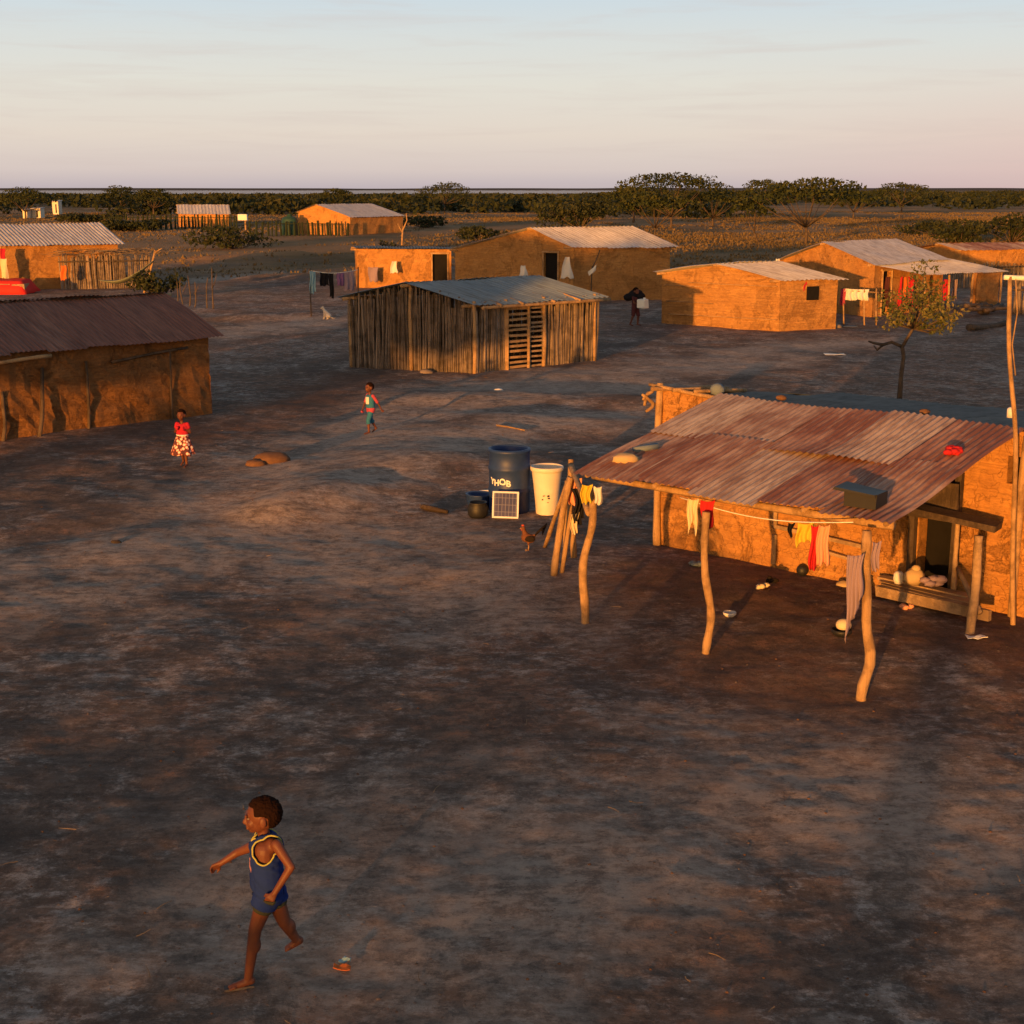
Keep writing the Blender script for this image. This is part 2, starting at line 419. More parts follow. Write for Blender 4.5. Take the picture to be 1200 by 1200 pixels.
def mat_ground():
    t = NT('packed_earth'); v = t.pos()
    big = t.noise(t.pos((.11, .085, 1)), 1.0, 5, .62, .6)
    mid = t.noise(t.pos((.55, .42, 1)), 1.0, 9, .78, .3)
    sml = t.noise(t.pos((2.4, 2.0, 1)), 1.0, 9, .80, .2)
    fin = t.noise(t.pos((11, 11, 11)), 1.0, 8, .82)
    grit = t.noise(t.pos((70, 70, 70)), 1.0, 3, .7)
    dark, brown, pale, red = (.20, .148, .126), (.31, .208, .158), (.56, .465, .41), (.40, .205, .135)
    col = t.mix(t.ramp(big, [(.40, 0.), (.56, 1.)]), dark, brown)
    col = t.mix(t.math('MULTIPLY', t.ramp(t.math('ADD', t.math('MULTIPLY', sml, .6), t.math('MULTIPLY', big, .4)), [(.495, 0.), (.545, 1.)]), .7), col, red)
    pm = t.math('ADD', t.math('MULTIPLY', mid, .55), t.math('ADD', t.math('MULTIPLY', sml, .33), t.math('MULTIPLY', fin, .12)))
    col = t.mix(t.math('MULTIPLY', t.ramp(pm, [(.51, 0.), (.56, 1.)]), .62), col, pale)
    mot = t.noise(t.pos((4.2, 6.6, 1)), 1.0, 9, .80, .0); msk = t.ramp(t.math('ADD', t.math('MULTIPLY', mid, .7), t.math('MULTIPLY', big, .3)), [(.46, .08), (.54, 1.)])
    col = t.mix(t.math('MULTIPLY', t.math('MULTIPLY', t.ramp(mot, [(.505, 0.), (.555, 1.)]), msk), .85), col, (.62, .52, .475))
    mo2 = t.noise(t.pos((3.1, 5.0, 1.7)), 1.0, 9, .80, .0)
    col = t.mix(t.math('MULTIPLY', t.ramp(mo2, [(.49, 0.), (.54, 1.)]), .55), col, (.11, .083, .072))
    wn = t.attr('worn_lit'); tr = t.attr('redbrown')
    col = t.mix(t.math('MULTIPLY', wn, t.ramp(sml, [(.40, .25), (.56, 1.0)])), col, (.50, .38, .315))  # pale tone of worn and sunlit ground put into the soil colour
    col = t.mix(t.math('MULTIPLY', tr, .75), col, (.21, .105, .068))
    crs = t.noise(t.pos((1.1, .8, 1)), 1.0, 10, .86, .3)
    col = t.mix(t.math('MULTIPLY', t.ramp(crs, [(.50, 0.), (.555, 1.)]), .6), col, (.115, .088, .077))
    col = t.mix(t.math('MULTIPLY', t.ramp(fin, [(.50, 0.), (.60, 1.)]), .45), col, (.075, .058, .05))
    col = t.mix(t.math('MULTIPLY', t.ramp(grit, [(.57, 0.), (.68, 1.)]), .5), col, (.30, .26, .24))
    # dry grassland beyond the village, bare sand between
    g = t.n('ShaderNodeNewGeometry'); sp = t.n('ShaderNodeSeparateXYZ'); t.l(g.outputs['Position'], sp.inputs[0])
    fy = t.n('ShaderNodeMapRange'); fy.inputs['From Min'].default_value = 72; fy.inputs['From Max'].default_value = 105
    yy = t.math('ADD', sp.outputs['Y'], t.math('MULTIPLY', t.math('SUBTRACT', big, .5), 90))
    t.l(yy, fy.inputs['Value'])
    fld = t.noise(t.pos((.045, .02, 1)), 1.0, 5, .6)
    gcol = t.mix(t.ramp(fld, [(.40, 0.), (.58, 1.)]), (.15, .11, .06), (.36, .215, .115))
    col = t.mix(fy.outputs[0], col, gcol)
    col = t.mix(t.math('MULTIPLY', wn, t.ramp(mot, [(.46, .10), (.55, .75)])), col, (.58, .445, .365))  # same worn and sunlit paleness laid over the mottling
    h = t.math('ADD', t.math('ADD', t.math('MULTIPLY', t.math('ADD', t.math('ADD', sml, mot), crs), 1.5), t.math('MULTIPLY', fin, 1.3)), t.math('MULTIPLY', grit, .25))
    t.bump(h, .75, .06)
    return t.done(col, 1.0, 0, .05)
M['ground'] = mat_ground()
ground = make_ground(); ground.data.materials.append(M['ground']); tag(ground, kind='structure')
def clods():
    rr = random.Random(44); mb = MB(); ico = [(0, 0, 1)]+[(.9*math.cos(a*1.2566), .9*math.sin(a*1.2566), .45) for a in range(5)]+[(.95*math.cos(a*1.2566+.63), .95*math.sin(a*1.2566+.63), -.4) for a in range(5)]
    fs = [(0, 1+i, 1+(i+1) % 5) for i in range(5)]+[(1+i, 6+i, 1+(i+1) % 5) for i in range(5)]+[(6+i, 6+(i+1) % 5, 1+(i+1) % 5) for i in range(5)]
    N = 11000; d_ = 5.3*np.exp(rng.random(N)**.85*math.log(8.5)); x_ = rng.uniform(-.44, .44, N)*d_
    keep = vnoise(x_*.8, d_*.8, 81)+.5*vnoise(x_*3, d_*3, 82) > -.12
    z_ = gzn(x_, d_)
    for i in np.nonzero(keep)[0]:
        s_ = .0026*math.exp(rr.random()**3*1.5)*(1+.02*d_[i]); a = rr.uniform(0, 6.28); c, n = math.cos(a), math.sin(a); k2 = rr.uniform(.6, 1.4); h_ = rr.uniform(.35, .7)
        mb.add([(x_[i]+(p[0]*c*k2-p[1]*n)*s_*rr.uniform(.8, 1.2), d_[i]+(p[0]*n*k2+p[1]*c)*s_*rr.uniform(.8, 1.2), z_[i]+p[2]*s_*h_) for p in ico], fs)
    return tag(mb.build('earth_clods', M['ground'], None, True), kind='stuff')
clods()
# pale salt flat far out and a low shore behind it
mb = MB()
xs = np.linspace(-4200, 300, 60)
near = [1500+260*float(vnoise(np.array([x*.004]), np.array([.5]), 21)[0])+max(0, x)*2.0 for x in xs]
vs = [(x, n_, .5) for x, n_ in zip(xs, near)]+[(x*1.7, 6800, .5) for x in xs]
N_ = len(xs); mb.add(vs, [(i, i+1, N_+i+1, N_+i) for i in range(N_-1)])
t_ = NT('salt_crust'); nn = t_.noise(t_.pos((.002, .012, 1)), 1.0, 4)
M['salt'] = t_.done(t_.mix(t_.ramp(nn, [(.35, 0.), (.65, 1.)]), (.62, .44, .35), (.74, .55, .45)), 1, 0, .1)
M['salt'].node_tree.nodes['Principled BSDF'].inputs['Roughness'].default_value = .5; M['salt'].node_tree.nodes['Principled BSDF'].inputs['Specular IOR Level'].default_value = .35
tag(mb.build('shallow_lagoon_water', M['salt']), kind='structure')
mb = MB(); xs = np.linspace(-5200, 5200, 160)
hh = [8+7*float(vnoise(np.array([x*.003]), np.array([3.5]), 22)[0]+.5) for x in xs]
for dy_, zf in ((0, 0), (260, 1), (900, 0)): mb.v += [Vector((x, 7000+dy_, h_*zf)) for x, h_ in zip(xs, hh)]
N_ = len(xs); mb.f += [[r*N_+i, r*N_+i+1, (r+1)*N_+i+1, (r+1)*N_+i] for r in range(2) for i in range(N_-1)]
M['shore'] = mat_plain('far_shore_scrub', (.12, .095, .08), 1, .05, .2, scale=.01)
tag(mb.build('far_shore_hills', M['shore']), kind='structure')
# ---------------------------------------------------------------- building helpers
def wall_grid(mb, a, b, top, holes=(), thick=.16, step=.22, jit=.03, z0=-.12, seed=0, inward=None):
    """mud wall from a to b (plan points), top(t) height; holes = (t0,t1,z0,z1) with reveals"""
    a = Vector((a[0], a[1], 0)); b = Vector((b[0], b[1], 0)); d = b-a; L = d.length; d.normalize()
    nrm = Vector((d.y, -d.x, 0))
    if inward is not None and nrm.dot(inward) > 0: nrm = -nrm
    ts = set(np.round(np.linspace(0, L, max(2, int(L/step)+1)), 3))
    zmax = max(top(x/L) for x in np.linspace(0, 1, 20))
    zs = set(np.round(np.linspace(0, 1, max(2, int(zmax/step)+1)), 4))
    for (t0, t1, h0, h1) in holes:
        ts = {t for t in ts if min(abs(t-t0), abs(t-t1)) > .06} | {t0, t1}
        # holes are given in metres; walls with holes use absolute heights below h1
    ts = sorted(ts)
    hz = sorted({h for q in holes for h in q[2:]})
    rows = []
    if hz:
        base = [z for z in np.arange(0, max(hz)+.01, step) if all(abs(z-h) > .06 for h in hz)]
        rows = sorted(set(base) | set(hz)); hb = rows[-1]
    idx = {}; V = []; F = []
    def put(i, j, t, z, edge):
        jx = 0 if edge else jit*2*float(vnoise(np.array([t*2.1+seed*7+a.x]), np.array([z*2.1+a.y]), 31+seed)[0])+jit*float(vnoise(np.array([t*6.+seed]), np.array([z*6.]), 37)[0])
        idx[(i, j)] = len(V); V.append(a+d*t+nrm*jx+Vector((0, 0, z)))
    nz = None
    for i, t in enumerate(ts):
        tp = top(t/L)
        if rows:
            zz = [z0]+[z for z in rows if z > 0]+list(np.linspace(hb, tp, 4)[1:])
        else:
            zz = [z0]+[q*tp for q in sorted(zs) if q > 0]
        for j, z in enumerate(zz): put(i, j, t, z, False)
        nz = len(zz)
    for i in range(len(ts)-1):
        for j in range(nz-1):
            vs = [idx[(i, j)], idx[(i+1, j)], idx[(i+1, j+1)], idx[(i, j+1)]]
            c = (V[vs[0]]+V[vs[1]]+V[vs[2]]+V[vs[3]])/4
            tm = (ts[i]+ts[i+1])/2; zm = c.z
            if any(h[0] < tm < h[1] and h[2] < zm < h[3] for h in holes): continue
            F.append(vs)
    mb.add(V, F)
    inn = -nrm*thick
    for (t0, t1, h0, h1) in holes:
        q = [a+d*t0+Vector((0, 0, h0)), a+d*t1+Vector((0, 0, h0)), a+d*t1+Vector((0, 0, h1)), a+d*t0+Vector((0, 0, h1))]
        q = [x-nrm*.0+nrm*.02 for x in q]
        mb.add(q+[x+inn*1.4 for x in q], [(0, 1, 5, 4), (1, 2, 6, 5), (2, 3, 7, 6), (3, 0, 4, 7)])
    # inner skin and top cap so the wall has thickness
    n = len(ts)
    tops = [V[idx[(i, nz-1)]] for i in range(n)]
    mb.add(tops+[x+inn for x in tops], [(i, i+1, n+i+1, n+i) for i in range(n-1)])
def corr(mb, r0, r1, e0, e1, wl=.14, amp=.018, rows=10, sheet=.85, wave=.05, seed=0, ragged=.11, npw=4):
    """corrugated sheeting: r0-r1 the upper edge, e0-e1 the lower edge; corrugations run r->e"""
    r0, r1, e0, e1 = map(Vector, (r0, r1, e0, e1))
    L = max((r1-r0).length, (e1-e0).length); S = ((e0-r0).length+(e1-r1).length)/2
    nu = max(8, int(L/wl*npw)); nrm = (r1-r0).cross(e0-r0).normalized()
    if nrm.z < 0: nrm = -nrm
    ns = max(1, int(round(L/sheet))); rr = random.Random(seed+5)
    off = [(rr.uniform(-.5, .5), rr.uniform(0, 1), rr.uniform(-1, 1), rr.uniform(-1, 1)) for _ in range(ns+1)]
    per = nu//ns
    for si in range(ns):
        i0 = si*nu//ns; i1 = (si+1)*nu//ns
        last = si == ns-1
        cols = list(range(i0, i1+1+(0 if last else 2)))
        V = []; U = []
        o = off[si]
        for j in range(rows+1):
            v = j/rows
            for i in cols:
                u = i/nu; p_ = r0.lerp(r1, u).lerp(e0.lerp(e1, u), v)
                z = amp*math.sin(2*math.pi*u*L/wl)+wave*float(vnoise(np.array([u*L*.8+seed]), np.array([v*S*.8]), 41)[0])+.006*(si % 2)
                z += .012*o[2]*(v-.5)
                p_ = p_+nrm*z
                if j == rows: p_ = p_+(e0-r0).normalized()*ragged*o[0]
                if j == 0: p_ = p_-(e0-r0).normalized()*ragged*.5*o[3]
                V.append(p_); U.append((u*L+si*3.7, v*S+o[1]*9))
        n = len(cols)
        F = [(j*n+i, j*n+i+1, (j+1)*n+i+1, (j+1)*n+i) for j in range(rows) for i in range(n-1)]
        mb.add(V, F, U, tint=float(o[1]))
def hut(name, label, cat, C, u, v, h0, h1, hr, rf, wallm, roofm, ov=.3, group=None, doors=(), wl=.16, amp=.02, ridge_ov=.25, jit=.03, seed=0, eave0=None, sheet=.85, stickwall=False, step=.25):
    """C corner, u along the ridge, v across the gable; eaves h0 (v=0) and h1 (v=1); ridge hr at fraction rf of v"""
    C = Vector((C[0], C[1], 0)); u = Vector((u[0], u[1], 0)); v = Vector((v[0], v[1], 0))
    g = gz(C.x, C.y)
    root = thing(name, (C+u*.5+v*.5)+Vector((0, 0, g)), label, cat, group)
    def gable(t): return h0+(hr-h0)*t/rf if t < rf else hr+(h1-hr)*(t-rf)/(1-rf)
    mb = MB(); ctr = C+u*.5+v*.5
    sides = {'v0': (C, C+u, lambda t: h0), 'u0': (C+v, C, lambda t: gable(1-t)), 'u1': (C+u, C+u+v, gable), 'v1': (C+u+v, C+v, lambda t: h1)}
    for k_, (a, b, tp) in sides.items():
        if stickwall: continue
        hl = [d[1:5] for d in doors if d[0] == k_]
        wall_grid(mb, a, b, lambda t, tp=tp: tp(t)-.02, hl, jit=jit, seed=seed, inward=ctr-(a+b)/2, step=step)
    if not stickwall: 
        for q in mb.v: q.z += g
        mb.build('wall', wallm, root)
    ul, vl = u.length, v.length; ud, vd = u/ul, v/vl
    rA = C+v*rf-ud*ridge_ov+Vector((0, 0, hr+.03+g)); rB = C+v*rf+u+ud*ridge_ov+Vector((0, 0, hr+.03+g))
    s0 = (hr-h0)/(rf*vl); s1 = (hr-h1)/((1-rf)*vl); ov0 = eave0 or ov
    eA = C-ud*ridge_ov-vd*ov0+Vector((0, 0, h0+.03-s0*ov0+g)); eB = C+u+ud*ridge_ov-vd*ov0+Vector((0, 0, h0+.03-s0*ov0+g))
    fA = C+v-ud*ridge_ov+vd*ov+Vector((0, 0, h1+.03-s1*ov+g)); fB = C+u+v+ud*ridge_ov+vd*ov+Vector((0, 0, h1+.03-s1*ov+g))
    mb = MB(); corr(mb, rA, rB, eA, eB, wl, amp, seed=seed+1, sheet=sheet); mb.build('roof_sheet', roofm, root)
    mb = MB(); corr(mb, rA+Vector((0, 0, .015)), rB+Vector((0, 0, .015)), fA, fB, wl, amp, seed=seed+2, sheet=sheet); mb.build('roof_sheet', roofm, root)
    # roof poles showing at gable and eaves
    for q, zq in ((rf, hr), (.02, h0), (.98, h1)):
        mb = MB(); a = C+v*q-ud*(ridge_ov+.12)+Vector((0, 0, zq-.05+g)); b = C+v*q+u+ud*(ridge_ov+.1)+Vector((0, 0, zq-.05+g))
        mb.stick(a, b, .05, .045, .02, 7, 6); mb.build('roof_pole', M['wood'], root, True)
    for d in doors:
        a, b, tp = sides[d[0]]; dd = (b-a).normalized(); nn_ = Vector((dd.y, -dd.x, 0))
        if nn_.dot(ctr-(a+b)/2) > 0: nn_ = -nn_
        t0, t1, z0, z1 = d[1:5]
        if d[5] == 'leaf':
            mb = MB(); c = a+dd*(t0+t1)/2-nn_*.17+Vector((0, 0, (z0+z1)/2+g))
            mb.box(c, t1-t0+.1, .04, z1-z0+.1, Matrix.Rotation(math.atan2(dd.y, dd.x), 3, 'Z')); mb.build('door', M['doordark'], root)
        mb = MB()
        for tt in (t0-.03, t1+.03): mb.beam(a+dd*tt+nn_*.04+Vector((0, 0, max(z0, 0)+g)), a+dd*tt+nn_*.04+Vector((0, 0, z1+.06+g)), .07, .07)
        mb.beam(a+dd*(t0-.1)+nn_*.045+Vector((0, 0, z1+.05+g)), a+dd*(t1+.1)+nn_*.045+Vector((0, 0, z1+.05+g)), .07, .08)
        mb.build('door_frame', M['bark'] if d[5] == 'none' else M['wood'], root)
    return root, g
def V3(x, y, z=0): return Vector((x, y, z))

# ---------------------------------------------------------------- 1. nearest hut with its rusty lean-to
u_ = Vector((.738, -.674, 0)); n_ = Vector((-.674, -.738, 0)); L0 = V3(2.06, 20.23)
hut1 = thing('mud_hut', (4.6, 19.4, 0), 'nearest mud hut with a rusty tin lean-to on crooked posts', 'hut')
Wl = 7.0; WD = -n_*3.6
mb = MB()
tops = lambda t: 2.26-.02*t
wall_grid(mb, L0, L0+u_*Wl, tops, [(4.05, 4.5, -.2, 1.62), (5.12, 5.36, 1.62, 1.95)], jit=.03, seed=3, inward=-n_, step=.16)
wall_grid(mb, L0, L0+WD, lambda t: 2.26-.42*t, jit=.03, seed=4, inward=u_, step=.2)
wall_grid(mb, L0+u_*Wl, L0+u_*Wl+WD, lambda t: 2.24-.42*t, jit=.03, seed=5, inward=-u_)
wall_grid(mb, L0+WD, L0+WD+u_*Wl, lambda t: 1.84, jit=.03, seed=6, inward=n_)
mb.build('wall', M['mud'], hut1)
mb = MB(); Z = lambda z: Vector((0, 0, z))
corr(mb, L0+u_*.85-n_*.02+Z(2.27), L0+u_*(Wl+.2)-n_*.02+Z(2.26), L0+u_*.7+WD-n_*.3+Z(1.86), L0+WD+u_*(Wl+.2)-n_*.3+Z(1.85), .12, .018, seed=11, ragged=.18, wave=.08)
mb.build('roof_sheet', M['roofgrey'], hut1)
# plaster panel framed by laths, corner posts of the wall
def onw(s, z, off=.03): return L0+u_*s+n_*off+Z(z)
mb = MB()
for (s, z0, z1) in ((2.0, .62, 1.7), (2.0, .1, .5)): mb.beam(onw(s, z0, .05), onw(s, z1, .05), .06, .05)
mb.beam(onw(2.0, .62, .055), onw(3.3, .56, .055), .05, .05); mb.beam(onw(2.6, .42, .055), onw(3.2, .36, .055), .05, .04)
mb.build('wall_lath', M['plank'], hut1)
mb = MB(); mb.stick(onw(.06, -.1, .04), onw(.05, 2.36, .04), .055, .05, .02, 8, 8); mb.build('corner_post', M['wood'], hut1, True)
mb = MB(); mb.stick(onw(5.32, -.1, .05), onw(5.35, 2.2, .05), .05, .05, .02, 8, 8); mb.build('corner_post', M['wood'], hut1, True)
for k_ in range(3):
    mb = MB(); s = .1+.3*k_; mb.stick(onw(s, 2.31, .3-.08*k_), onw(s+.15, 2.24, -.9), .03, .025, .03, 7, 6); mb.build('rafter', M['wood'], hut1, True)
mb = MB(); mb.stick(onw(-.12, 2.33, .06), onw(1.1, 2.24, .06), .03, .03, .03); mb.build('rafter', M['wood'], hut1, True)
# doorway inner dark leaf and door posts
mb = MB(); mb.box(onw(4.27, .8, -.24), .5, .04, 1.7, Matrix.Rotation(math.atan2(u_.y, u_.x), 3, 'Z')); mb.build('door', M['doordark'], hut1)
mb = MB(); mb.beam(onw(4.0, 0, .06), onw(3.98, 1.68, .06), .09, .08); mb.build('door_post', M['wooddark'], hut1)
mb = MB(); mb.beam(onw(4.55, 0, .06), onw(4.56, 1.68, .06), .08, .08); mb.build('door_post', M['wooddark'], hut1)
mb = MB(); mb.box(onw(5.24, 1.785, -.15), .3, .03, .4, Matrix.Rotation(math.atan2(u_.y, u_.x), 3, 'Z')); mb.build('dark_backing', M['doordark'], hut1)  # near-black panel behind the small wall opening
# lean-to
rL, rR = V3(2.83, 19.53, 2.30), V3(5.95, 16.68, 2.27); fL, fR = V3(.70, 16.3, 1.85), V3(3.74, 13.9, 1.80)
awn = thing('lean_to', (0, 0, 0), None, None); del_ = awn
awn.parent = hut1; awn.location = V3(2.8, 16.8, 0)-hut1.location
mb = MB(); ud = (rR-rL)
def lerp2(a, b): return rL.lerp(rR, a).lerp(fL.lerp(fR, a), b)
mid0, mid1 = .46, .54
corr(mb, lerp2(0, mid0), lerp2(1, mid0), fL, fR, .085, .0105, 14, .80, .10, seed=22, ragged=.20, npw=5)
mb.build('roof_sheet', M['roofrust'], awn)
mb = MB(); up = Z(.014)
corr(mb, rL+up, rR+up, lerp2(0, mid1)+up, lerp2(1, mid1)+up, .085, .0105, 14, .80, .08, seed=23, ragged=.10, npw=5)
mb.build('roof_sheet', M['roofrust'], awn)
def crooked(base, top, r0, r1, kinks, name='post', mat='wood', par=None, n=10):
    base = Vector(base); top = Vector(top); mb = MB(); pts = []; rr = []
    m = 16
    for i in range(m+1):
        t = i/m; q = base.lerp(top, t)
        for (tk, dx, dy, w_) in kinks:
            g_ = math.exp(-((t-tk)/w_)**2); q = q+Vector((dx*g_, dy*g_, 0))
        pts.append(q); rr.append((r0+(r1-r0)*t)*random.uniform(.92, 1.1))
    mb.tube(pts, rr, n, wob=.05); return mb.build(name, M[mat], par, True)
p1, p2, p3 = GG(686, 730), GG(826, 765), GG(1010, 820)
for q in (p1, p2, p3): q.z -= .08
crooked(p1, P(695, 574, 16.45), .050, .042, [(.45, -.07, 0, .25), (.75, .03, 0, .15)], par=awn)
crooked(p2, P(828, 600, 15.3), .047, .041, [(.3, .065, 0, .18), (.75, -.02, 0, .2)], par=awn)
crooked(p3, P(1016, 622, 13.95), .056, .046, [(.28, .075, 0, .15), (.6, .02, 0, .15), (.1, -.02, 0, .1)], par=awn)
mb = MB(); mb.stick(fL+V3(.25, .32, -.115), fR+V3(.1, .3, -.10), .04, .045, .03, 8, 10); mb.build('front_beam', M['wood'], awn, True)
for k_ in range(5):
    a = k_/4*.94+.03; mb = MB(); mb.stick(lerp2(a, 0)-Z(.06), lerp2(a, .97)-Z(.065), .032, .03, .02, 7, 7); mb.build('rafter', M['wood'], awn, True)
# inner shelf board and bench
# ---------------------------------------------------------------- 2. the other huts
# left hut, brown tin, long front wall turned to the left
lh_R = V3(-6.83, 32.68); lh_u = V3(-5.6, -5.75); lh_v = V3(-2.9, 2.85)
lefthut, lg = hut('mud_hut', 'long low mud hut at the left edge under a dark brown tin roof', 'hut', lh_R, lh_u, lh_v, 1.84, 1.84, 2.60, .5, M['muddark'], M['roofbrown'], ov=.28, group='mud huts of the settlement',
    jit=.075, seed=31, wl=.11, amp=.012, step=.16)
ud = lh_u.normalized(); nd = Vector((-ud.y, ud.x, 0))
if nd.y > 0: nd = -nd
for (s, z0, z1, dx, r) in ((1.05, -.1, 1.5, .02, .03), (3.1, -.1, 1.45, .05, .035), (4.1, -.1, 1.4, .28, .05), (5.0, -.1, 1.0, .1, .045)):
    mb = MB(); a = lh_R+ud*(s+dx)+nd*(.05+dx*.7)+V3(0, 0, z0+lg); b = lh_R+ud*s+nd*.06+V3(0, 0, z1+lg); mb.stick(a, b, r, r*.8, .04, 7, 6); mb.build('wall_post', M['woodd2'] if 'woodd2' in M else M['bark'], lefthut, True)
mb = MB(); mb.stick(lh_R+ud*.6+nd*.07+V3(0, 0, 1.55+lg), lh_R+ud*2.5+nd*.07+V3(0, 0, 1.38+lg), .03, .03, .03); mb.build('lath_rail', M['bark'], lefthut, True)
mb = MB(); mb.stick(lh_R+ud*4.0+nd*.3+V3(0, 0, 1.66+lg), lh_R+ud*5.2+nd*.3+V3(0, 0, 1.6+lg), .045, .04, .03); mb.build('roof_pole', M['wood'], lefthut, True)
mb = MB()
rdg = lh_R+lh_v*.5+V3(0, 0, 2.66+lg)
corr(mb, rdg-ud*.25+V3(.1, .3, -.11), rdg+ud*6+V3(.1, .3, -.11), rdg-ud*.25-V3(.06, .22, .03), rdg+ud*6-V3(.06, .22, .03), .3, .008, 4, seed=77, ragged=.1)
mb.build('ridge_sheet', M['roofgrey'], lefthut)

# stick-walled barn
bA, bC, bB = V3(-4.67, 42.2), V3(-1.05, 40.4), V3(2.45, 43.4)
barn, bgz = hut('stick_barn', 'barn walled with upright grey sticks under a bluish tin roof', 'barn', bC, bB-bC, bA-bC, 1.92, 2.0, 2.42, .5, None, M['roofblue'], ov=.28, ridge_ov=.22, stickwall=True, wl=.2, amp=.016, seed=51)
def stick_wall(a, b, top, r=(.013, .04), gaps=(), dens=1.0, seed=0, lean=.11):
    mb = MB(); rr = random.Random(seed); d = b-a; L = d.length; d.normalize(); t = 0.0
    nn_ = Vector((d.y, -d.x, 0))
    while t < L:
        rad = rr.uniform(*r); t += rad*rr.uniform(1.3, 2.1)/dens
        if any(g0 < t < g1 for g0, g1 in gaps): continue
        off = nn_*rr.uniform(-.04, .04); h = top(t/L)+rr.uniform(-.26, .07)
        p0 = a+d*t+off+V3(0, 0, -.12); p1_ = a+d*(t+rr.uniform(-lean, lean))+off+V3(0, 0, h)
        m1 = p0.lerp(p1_, .5)+d*rr.uniform(-.03, .03)+nn_*rr.uniform(-.02, .02)
        mb.tube([p0, p0.lerp(m1, .5)+d*rr.uniform(-.01, .01), m1, m1.lerp(p1_, .5)+d*rr.uniform(-.01, .01), p1_], [rad*1.05, rad, rad*.97, rad*.9, rad*.85], 6, tint=rr.uniform(.15, 1.0))
    return mb
g = V3(0, 0, bgz)
def gab(t): return 1.92+(2.42-1.92)*t/.5 if t < .5 else 2.42+(2.0-2.42)*(t-.5)/.5
for (a, b, tp, gp, sd) in ((bA, bC, lambda t: gab(1-t), (), 1), (bC, bC+(bB-bC).normalized()*1.12, lambda t: 1.92, (), 2), (bC+(bB-bC).normalized()*2.62, bB, lambda t: 1.92, (), 5), (bB, bB+bA-bC, gab, (), 3), (bB+bA-bC, bA, lambda t: 2.0, (), 4)):
    m_ = stick_wall(a+g, b+g, tp, gaps=gp, seed=60+sd, dens=1.12)
    m_.build('stick_wall', M['woodgrey'], barn)
    # second, thinner inner layer so that only slivers of dark show
    m_ = stick_wall(a+g+(b-a).normalized().cross(V3(0, 0, -1))*.09, b+g+(b-a).normalized().cross(V3(0, 0, -1))*.09, lambda t, tp=tp: tp(t)-.05, gaps=gp, seed=80+sd, dens=.75)
    m_.build('stick_wall', M['woodgrey'], barn)
for q in (bA, bC, bB, bC.lerp(bB, .25), bC.lerp(bB, .56), bA.lerp(bC, .5)):
    mb = MB(); mb.stick(q+g+V3(0, -.03, -.1), q+g+V3(0, -.03, 2.0 if q != bA.lerp(bC, .5) else 2.4), .06, .05, .03, 7); mb.build('corner_post', M['wood'], barn, True)
def slat_gate(name, a, b, n, z0, z1, w, par, mat, frame=True):
    mb = MB(); d = (b-a).normalized()
    for i_ in range(n):
        z = z0+(z1-z0)*i_/(n-1)+random.uniform(-.015, .015); mb.beam(a+V3(0, 0, z), b+V3(0, 0, z+random.uniform(-.015, .015)), .022, w, jit=.004)
    o = mb.build(name, mat, par)
    if frame:
        for q in (a, b):
            m2 = MB(); m2.beam(q+V3(0, -.03, z0-.06), q+V3(0, -.03, z1+.06), .06, .07); m2.build('stile', mat, o)
    return o
bd = (bB-bC).normalized(); bn = Vector((bd.y, -bd.x, 0))
slat_gate('slatted_door', bC+bd*1.16+bn*.06+g, bC+bd*1.95+bn*.06+g, 12, .06, 1.72, .07, barn, M['wood'])
slat_gate('slatted_door', bC+bd*2.02+bn*.02+g, bC+bd*2.58+bn*.02+g, 13, .06, 1.72, .055, barn, M['plank'])
mb = MB(); mb.stick(bC+bd*.05+bn*.3+g+V3(0, 0, 1.83), bB+bd*.35+bn*.3+g+V3(0, 0, 1.83), .045, .05, .02, 7); mb.build('eave_pole', M['wood'], barn, True)
for s_ in (.7, 1.5, 2.7, 3.7):
    mb = MB(); mb.stick(bC+bd*s_+bn*.36+g+V3(0, 0, 1.86), bC+bd*s_-bn*1.4+g+V3(0, 0, 2.2), .05, .045, .01, 7); mb.build('rafter', M['wood'], barn, True)

grp = 'mud huts of the settlement'
# yellow hut behind the barn
hut('mud_hut', 'bright ochre flat-roofed hut with a dark doorway behind the barn left end', 'hut', (-8.1, 76.6), (4.95, -.3), (-.4, 3.2), 2.02, 1.9, 2.06, .5, M['mud'], M['roofgrey'], ov=.1, group=grp, ridge_ov=.12,
    doors=[('v0', 3.98, 4.75, -.2, 1.75, 'leaf')], seed=101)
# tall house behind the barn
h3C = V3(2.84, 67.2)
house3, g3 = hut('mud_house', 'large mud house behind the barn with a pale tin roof and a tall black doorway', 'house', h3C, (4.5, 1.2), (-5.6, 4.2), 2.46, 2.2, 3.27, .32, M['mudline'], M['rooftin'], ov=.22, group=grp, ridge_ov=.25,
    doors=[('u0', 5.3, 6.1, -.2, 2.15, 'leaf')], seed=121, wl=.2, amp=.017)
mb = MB(); a_ = h3C+V3(-5.0, 3.0, g3); wl_ = V3(-4.6, 3.2, 0)
